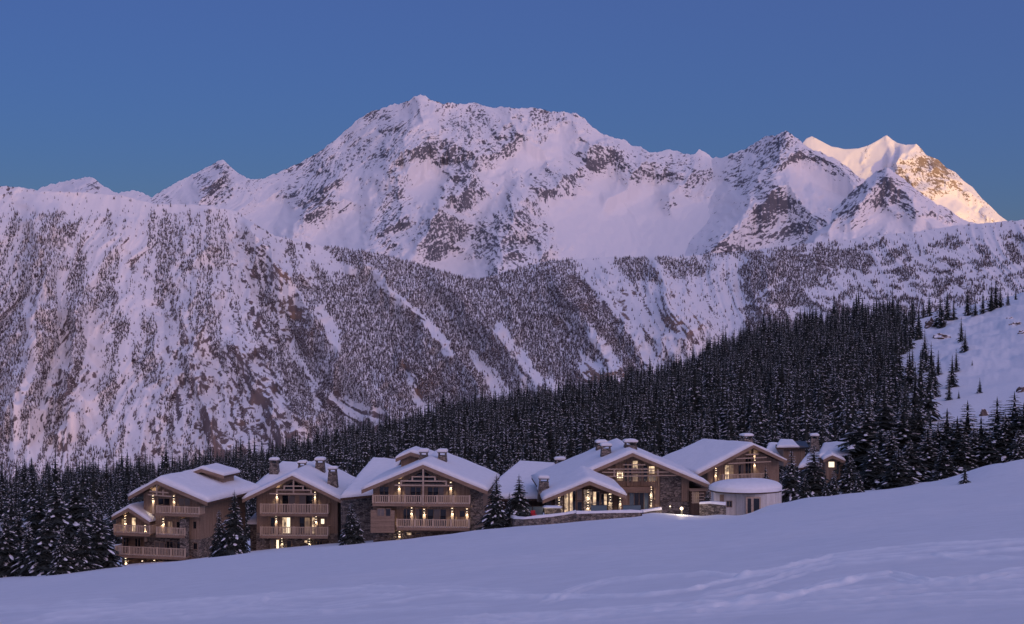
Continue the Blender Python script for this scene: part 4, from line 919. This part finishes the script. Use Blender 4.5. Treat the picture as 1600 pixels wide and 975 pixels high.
# ------------------------------------------------------------------ round white hut
S = Site(209, 1169, 1040, 660, .1641, 806); P = empty('round_hut', S.loc, 0)
rad = 3.15; nseg = 14; zc = S.z(702, -rad); zb = S.z(900, -rad)-1.5; cx0, cy0 = S.x(898), rad-.6
for k in range(nseg):
    a0, a1 = 2*math.pi*k/nseg, 2*math.pi*(k+1)/nseg
    q = []
    for rr in (rad, rad-.2):
        for aa in (a0+.006, a1-.006): q.append((cx0+rr*math.cos(aa), cy0+rr*math.sin(aa)))
    MB().hexa([(*q[0],zb),(*q[1],zb),(*q[3],zb),(*q[2],zb),(*q[0],zc),(*q[1],zc),(*q[3],zc),(*q[2],zc)]).build('wall_panel', M['white_wood'], P)
r2 = MB(); n = 48; rcx, rcy, rx_, ry_ = S.x(788), cy0+.3, (S.x(1140)-S.x(436))/2, rad+.75
def oval(mb, k, z0, z1):
    pts = [(rcx+rx_*k*math.cos(2*math.pi*i/n), rcy+ry_*k*math.sin(2*math.pi*i/n)) for i in range(n)]
    mb.poly([(x,y,z0) for x,y in pts]+[(x,y,z1) for x,y in pts], [tuple(range(n))[::-1], tuple(range(n,2*n))]+[(i,(i+1)%n,(i+1)%n+n,i+n) for i in range(n)])
oval(r2, .985, zc, zc+.16); r2.build('roof', M['dark_wood'], P)
dm = MB(); rings = 12; vv = []
for i in range(rings+1):
    t = i/rings; k = math.cos(t*math.pi/2)**.75; z = zc+.165 if i == 0 else zc+.5+1.05*math.sin(t*math.pi/2)**1.15
    for j in range(n):
        a_ = 2*math.pi*j/n; wob = 1+.015*math.sin(3*a_+1)+.012*math.sin(7*a_)
        vv.append((rcx+.5*t+rx_*k*wob*math.cos(a_), rcy+ry_*k*wob*math.sin(a_), z+.05*math.sin(2*a_+.5)*(i > 0)))
dm.poly(vv, [(i*n+j, i*n+(j+1)%n, (i+1)*n+(j+1)%n, (i+1)*n+j) for i in range(rings) for j in range(n)]).build('snow_cover', M['roofsnow'], P, smooth=True)
yd = cy0-rad-.03
d = MB().box(S.x(757), S.x(897), yd-.14, yd+.3, zb, S.z(733,-rad)).build('door', M['beam'], P)
for x0, x1 in ((772,806),(830,884)): MB().box(S.x(x0), S.x(x1), yd-.16, yd-.142, zb+1.7, S.z(745,-rad)).build('pane', M['glass'], d)
MB().box(S.x(806)+.05, S.x(806)+.09, yd-.2, yd-.142, S.z(820,-rad), S.z(812,-rad)).build('door_handle', M['metal'], d)
ly = cy0-1.3
MB().box(S.x(458,ly), S.x(690,ly), ly, ly+3, zb, zc-.01).build('lobby_wall', M['white_wood'], P)
MB().box(S.x(527), S.x(568), ly-.06, ly-.004, S.z(760,ly), zc-.3).build('timber_niche', M['larch'], P)
window(P, S.x(578,ly), S.x(634,ly), S.z(808,ly), S.z(745,ly), ly-.004, 'glass', 1)
tag(P, 'round white timber hut with a thick domed cap of snow and a glazed door', 'hut')

# ------------------------------------------------------------------ terrace: dry-stone walls, planter, glass balustrade, small things
def wall_run(pts, h0, thick, label, seed, D, snow=.28):
    """stone wall following pixel points (px, py of its foot) at distance D"""
    pw = [((px-CX)/F*d, d, (HOR-py)/F*d) for px, py, d in pts]
    P = empty('terrace_wall', pw[0]); ox, oy, oz = pw[0]
    m = MB(); s = MB()
    fr = []
    for i, (x, y, z) in enumerate(pw):
        a = Vector(pw[max(i-1,0)][:2]); b = Vector(pw[min(i+1,len(pw)-1)][:2]); t = (b-a).normalized(); nn = Vector((-t.y, t.x))
        fr.append((x-ox, y-oy, z-oz, nn))
    def strip(mb, lo, hi, tk, rnd=False):
        vs = []
        for i, (x, y, z, nn) in enumerate(fr):
            hh = h0[i]; e = .06*math.sin(i*2.1+seed)
            vs += [(x-nn.x*tk, y-nn.y*tk, z+(lo if not rnd else hh+.003)), (x+nn.x*tk, y+nn.y*tk, z+(lo if not rnd else hh+.003)), (x+nn.x*tk*(.8 if rnd else 1), y+nn.y*tk*(.8 if rnd else 1), z+hh+(hi+e if rnd else 0)), (x-nn.x*tk*(.8 if rnd else 1), y-nn.y*tk*(.8 if rnd else 1), z+hh+(hi+e if rnd else 0))]
        fs = [(0,1,2,3)]
        for i in range(len(fr)-1):
            for k in range(4): fs.append((i*4+k, i*4+4+k, i*4+4+(k+1)%4, i*4+(k+1)%4))
        q = (len(fr)-1)*4; fs.append((q+3,q+2,q+1,q)); mb.poly(vs, fs)
    strip(m, -1.5, 0, thick/2); m.build('stone_courses', M['stone'], P)
    strip(s, 0, snow, thick/2+.06, True); s.build('snow_cover', M['roofsnow'], P, smooth=False)
    tag(P, label, 'wall'); return P
wall_run([(801,822,203),(806,824,201.5),(820,824.5,200.5),(840,823,200),(862,820,200),(884,816,200),(900,813,200)], [1.05,1.05,1.05,1.05,1.0,.95,.9], .5, 'curved dry-stone wall capped with snow at the left end of the terrace', 1, 200)
wall_run([(900.5,815,199.5),(930,814,199.5),(960,812,199.5),(985,810,199.5),(1002,807,200)], [.95,.95,.85,.7,.5], .5, 'straight dry-stone wall capped with snow in front of the pavilion', 2, 200)
wall_run([(1003,805,203),(1015,802,204),(1032,799,205)], [.35,.3,.2], .4, 'short low stone wall half buried in snow before the lodge doors', 3, 204)
wall_run([(1094,803,206),(1110,803,205.5),(1134,803,205)], [1.25,1.3,1.1], .6, 'dry-stone wall between the lodge and the round hut', 4, 206)
S = Site(203, 863, 750, 670, .1744, 810); P = empty('stone_planter', S.loc)
MB().box(S.x(578), S.x(725), 0, 1.6, S.z(835), S.z(712)).build('box', M['stone'], P)
snow_sheet('snow_cover', lambda U, V: (S.x(574)+(S.x(729)-S.x(574))*U, -.04+1.68*V, S.z(712)+.004+0*U), 8, 8, .16, P, 61, lip=.3)
tag(P, 'square stone planter topped with snow behind the curved terrace wall', 'planter')
for i, (a, b, y, lb) in enumerate(((330,470,3.0,'pale glass balustrade panel at the left end of the terrace'),(478,570,3.1,'pale glass balustrade panel beside the stone planter'))):
    P = empty('glass_balustrade', (S.loc[0]+S.x((a+b)/2), S.loc[1]+y, S.loc[2])); w2 = (S.x(b)-S.x(a))/2
    MB().box(-w2, w2, -.012, .012, S.z(800), S.z(725)).build('pane', M['frost'], P); MB().box(-w2, w2, -.03, .03, S.z(725), S.z(725)+.05).build('rail', M['metal'], P)
    tag(P, lb, 'balustrade')
S5 = Site(203, 1000, 900, 670, .1641, 806)
for i, (a, b, lb) in enumerate(((455,540,'glass balustrade panel before the lodge doors, left of two'),(545,625,'glass balustrade panel before the lodge doors, right of two'),(150,300,'long glass balustrade panel before the pavilion doors'))):
    P = empty('glass_balustrade', (S5.loc[0]+S5.x((a+b)/2), 204.5, S5.loc[2])); w2 = (S5.x(b)-S5.x(a))/2
    MB().box(-w2, w2, -.012, .012, S5.z(800), S5.z(742)).build('pane', M['frost'], P); MB().box(-w2, w2, -.03, .03, S5.z(742), S5.z(742)+.04).build('rail', M['metal'], P)
    tag(P, lb, 'balustrade')
def lantern(px, py, D, size, power, label):
    x, z = (px-CX)/F*D, (HOR-py)/F*D
    P = empty('ground_lantern', (x, D, z-size*1.5)); n_ = 10; v_ = []; 
    MB().box(-size*.5, size*.5, -size*.5, size*.5, -1.2, size*.3).build('base', M['metal'], P)
    vs = []; 
    for i in range(7):
        t = math.pi*i/6
        for j in range(n_): vs.append((size*math.sin(t)*math.cos(2*math.pi*j/n_), size*math.sin(t)*math.sin(2*math.pi*j/n_), size*1.3-size*math.cos(t)))
    MB().poly(vs, [(i*n_+j, i*n_+(j+1)%n_, (i+1)*n_+(j+1)%n_, (i+1)*n_+j) for i in range(6) for j in range(n_)]).build('globe', M['bulb'], P, smooth=True)
    ld = bpy.data.lights.new('lantern_light', 'POINT'); ld.energy = power; ld.color = (1,.78,.5); ld.shadow_soft_size = .15
    lo = bpy.data.objects.new('lantern_light', ld); COL.objects.link(lo); lo.parent = P; lo.location = (0, -size-.25, size*1.6)
    tag(P, label, 'lantern', 'glowing globe lanterns on the terrace')
lantern(1065, 794, 204, .2, 160, 'brightest globe lantern glowing on the snow below the lodge wing')
lantern(1047, 791, 206, .08, 30, 'small globe lantern against the stone plinth of the lodge')
lantern(853, 808, 202, .1, 40, 'small globe lantern beside the square stone planter')
def seat(x, y, z, rz, label, cat, red=False):
    """outdoor armchair: seat, backrest, four legs"""
    P = empty('armchair', (x, y, z), rz); m_ = M['red'] if red else M['dark_wood']
    MB().box(-.3,.3,-.3,.3,.38,.48).build('seat', m_, P); MB().box(-.3,.3,.24,.31,.48,.95).build('backrest', m_, P)
    for sx in (-1,1):
        MB().box(sx*.27-.03, sx*.27+.03, -.28,.24,.62,.67).build('armrest', m_, P)
        for sy in (-1,1): MB().box(sx*.26-.03, sx*.26+.03, sy*.26-.03, sy*.26+.03, 0, .38).build('leg', m_, P)
    tag(P, label, cat); return P
seat((834-CX)/F*203.5, 203.5, (HOR-810)/F*203.5, .4, 'red armchair behind the curved terrace wall', 'armchair', True)

# ------------------------------------------------------------------ individual trees around the chalets
def base_tree(px, top, foot, D, kind, wide, label, group, name='spruce_tree', sink=True):
    h = (foot-top)*D/F; x = (px-CX)/F*D; z = (HOR-foot)*D/F
    g_ = gzf(x, D); z0 = min(z, g_-.15)
    return tree(name, (x, D, z0), h + (z-z0), kind, rng.uniform(0, 6.28), wide*1.0/max((h+(z-z0))/h, 1), label, group)
LEFT = [(8,800,892,205,1,'at the left edge of the picture'),(30,792,884,212,0,'second from the left edge, slender'),(62,762,880,216,3,'broad and tall, third of the far left clump'),(88,752,882,214,1,'tallest of the far left clump'),(96,820,903,192,2,'small, at the very front of the far left clump'),
 (118,748,884,222,3,'dark and broad behind the front ones of the far left clump'),(127,812,900,193,0,'slender, at the front right of the far left clump'),(152,792,896,196,1,'right-most of the far left clump, next to the side gable'),(45,815,893,203,2,'short and snowy, low in the far left clump'),(140,770,880,226,0,'behind, at the right of the far left clump'),(18,760,860,240,0,'tall, standing back at the far left edge'),(75,800,896,200,3,'wide and low in the middle of the far left clump')]
for px, tp, ft, D, k, lb in LEFT: base_tree(px, tp, ft, D, NEAR[k], 1.35, 'snowy spruce ' + lb, 'spruces left of the chalets')
MIDT = [(366,767,866,207,3,.95,'tall dark spruce between the first and second chalets'),(342,795,868,209,1,.9,'shorter spruce left of the tall one between the first and second chalets'),(549,784,846,204,1,1.25,'single spruce between the second and third chalets'),(560,806,846,206,2,1.1,'low snowy spruce at the corner of the third chalet'),
 (776,742,818,203,0,1.35,'snow-laden spruce right of the third chalet'),(811,742,812,204,3,1.3,'dense dark spruce left of the terrace wall'),(796,770,814,207,2,1.2,'small spruce between the snow-laden one and the dense dark one'),(1107,757,790,207,2,1.3,'small spruce between the lodge wing and the round hut')]
for px, tp, ft, D, k, wd, lb in MIDT: base_tree(px, tp, ft, D, NEAR[k], wd, lb, 'spruces between the chalets')
RIGHT = [(1237,703,796,222,2,1.2,'tall snow-laden spruce just right of the round hut'),(1222,735,796,228,1,1.1,'dark spruce half hidden by the round hut'),(1272,694,792,226,1,1.3,'broad spruce before the right-most chalet'),(1258,740,795,214,0,1.2,'short snowy spruce between the hut and the right-most chalet'),(1303,735,786,216,2,1.3,'small spruce under the bright gable window'),
 (1328,707,778,224,0,1.25,'snowy spruce at the right corner of the right-most chalet'),(1342,735,774,219,3,1.0,'low bushy spruce right of the right-most chalet'),(1290,750,789,211,3,1.1,'low dark spruce in front of the right-most chalet'),(1196,728,770,240,3,1.2,'dark spruce showing above the round hut')]
for px, tp, ft, D, k, wd, lb in RIGHT: base_tree(px, tp, ft, D, NEAR[k], wd, lb, 'spruces by the round hut')
ONES = ['first','second','third','fourth','fifth','sixth','seventh','eighth','ninth']
ORD = ONES + ['tenth','eleventh','twelfth','thirteenth','fourteenth','fifteenth','sixteenth','seventeenth','eighteenth','nineteenth','twentieth'] + ['twenty-'+o for o in ONES] + ['thirtieth'] + ['thirty-'+o for o in ONES]
ROW = [(1355,652,778,262),(1366,712,772,238),(1382,640,776,270),(1393,690,768,250),(1410,655,770,262),(1422,705,762,244),(1436,655,764,262),(1449,690,760,250),(1466,680,756,256),(1480,660,756,262),(1496,672,752,254),(1512,648,752,264),(1521,690,746,248),(1533,672,748,256),(1546,700,742,246),(1558,642,742,262),(1571,668,738,252),(1585,634,738,260),(1600,650,734,252),(1616,640,732,256),(1404,720,766,232),(1474,715,752,240),(1505,700,748,244),(1592,690,732,240),(1376,690,770,254)]
for i, (px, tp, ft, D) in enumerate(ROW):
    base_tree(px, tp-20, ft+6, D, NEAR[(i*3+1) % 4], 1.8, 'spruce in the row along the right crest, %s from its left end' % ORD[sorted(q[0] for q in ROW).index(px)], 'spruces along the right crest')
sh = base_tree(1508, 724, 772, 186, SHRUB, .75, 'lone snow-covered bush on the open snow at the right', None, 'bush')
# scattered trees and rocks on the open slope at the right
SLOPE = [(1459,560,600,700),(1452,575,612,690),(1466,550,585,720),(1488,560,605,720),(1494,548,580,740),(1438,575,625,660),(1430,590,640,640),(1508,518,548,800),(1502,500,535,840),(1531,592,614,640),(1451,630,644,600),(1524,470,492,950),(1536,458,490,960),(1549,446,486,970),(1556,440,484,980),(1563,450,482,985),(1575,455,476,1000),(1512,455,492,930),(1490,468,500,900),(1480,462,500,900),(1587,452,470,1010),(1445,520,560,780),(1426,545,590,720),(1472,478,512,880),(1418,560,610,690),(1462,585,620,660),(1483,590,625,650),(1447,545,580,740),(1441,600,640,640),(1498,610,622,620),(1519,560,570,720)]
YY_ = np.linspace(420, 1040, 300)
def ground_at(px, py):
    """distance at which the sight line through a pixel meets the plateau"""
    gp = HOR - F*gz((px-CX)/F*YY_, YY_)/YY_; return float(YY_[np.argmin(np.abs(gp-py))])
for i, (px, tp, ft, D) in enumerate(SLOPE):
    D = ground_at(px, ft); x = (px-CX)/F*D; tree('spruce_tree', (x, D, gzf(x, D)-.3), (ft-tp)*D/F*1.15, MID[i % 4], rng.uniform(0,6.28), 1.1, 'spruce scattered on the open right slope, %s from the left' % ORD[sorted((q[0], q[1]) for q in SLOPE).index((px, tp))], 'scattered spruces on the right slope')
def boulder(px, py, w_, h_, seed, label):
    D = ground_at(px, py)
    x = (px-CX)/F*D; bm = bmesh.new(); bmesh.ops.create_icosphere(bm, subdivisions=3, radius=1)
    me = bpy.data.meshes.new('rock_outcrop')
    for v in bm.verts:
        n = float(fbm(np.array([v.co.x*1.7+seed]), np.array([v.co.y*1.7+v.co.z*2.3]), 3, seed)[0]); v.co = Vector((v.co.x*w_, v.co.y*w_*.7, v.co.z*h_))*(1+.45*n)
    bm.to_mesh(me); bm.free(); me.materials.append(M['outcrop']); o = obj('rock_outcrop', me); o.location = (x, D, gzf(x, D)-h_*.25)
    tag(o, label, 'rock')
M['outcrop'] = mat('snowy_outcrop', (.1,.08,.08), .9); t, n, l, b = nodes(M['outcrop'])
ge = n('ShaderNodeNewGeometry'); sx = n('ShaderNodeSeparateXYZ'); l(ge.outputs['Normal'], sx.inputs[0]); no_ = noise(t, .35, 3, mapped(t,(1,1,1)))
ad = n('ShaderNodeMath'); ad.operation = 'ADD'; l(sx.outputs['Z'], ad.inputs[0]); l(no_.outputs[0], ad.inputs[1])
rp = ramp(t, [(.0,(.10,.075,.07)),(.46,(.17,.13,.12)),(.50,(.78,.78,.82))]); rp.color_ramp.elements[2].position = .5
hm = n('ShaderNodeMath'); hm.operation = 'MULTIPLY'; hm.inputs[1].default_value = .5; l(ad.outputs[0], hm.inputs[0]); l(hm.outputs[0], rp.inputs[0]); l(rp.outputs[0], b.inputs['Base Color'])
for px, D, w_, h_, sd, lb in ((1456,508,4,5,3,'brown rock outcrop at the forest edge on the right slope'),(1588,508,3.2,1.8,5,'largest of the three dark rocks high at the right edge of the slope'),(1597,520,2.4,1.5,6,'lowest of the three dark rocks high at the right edge of the slope'),(1578,498,2.2,1.3,7,'topmost of the three dark rocks high at the right edge of the slope'),(1538,650,1.6,2.6,9,'upright brown rock low on the right slope'),(1472,528,5,2.5,12,'snow-capped rock band left of the open right slope'),(1598,612,2.4,2,15,'reddish rock at the right edge above the spruce row')):
    boulder(px, D, w_, h_, sd, lb)
# stumps of scrub on the open slope
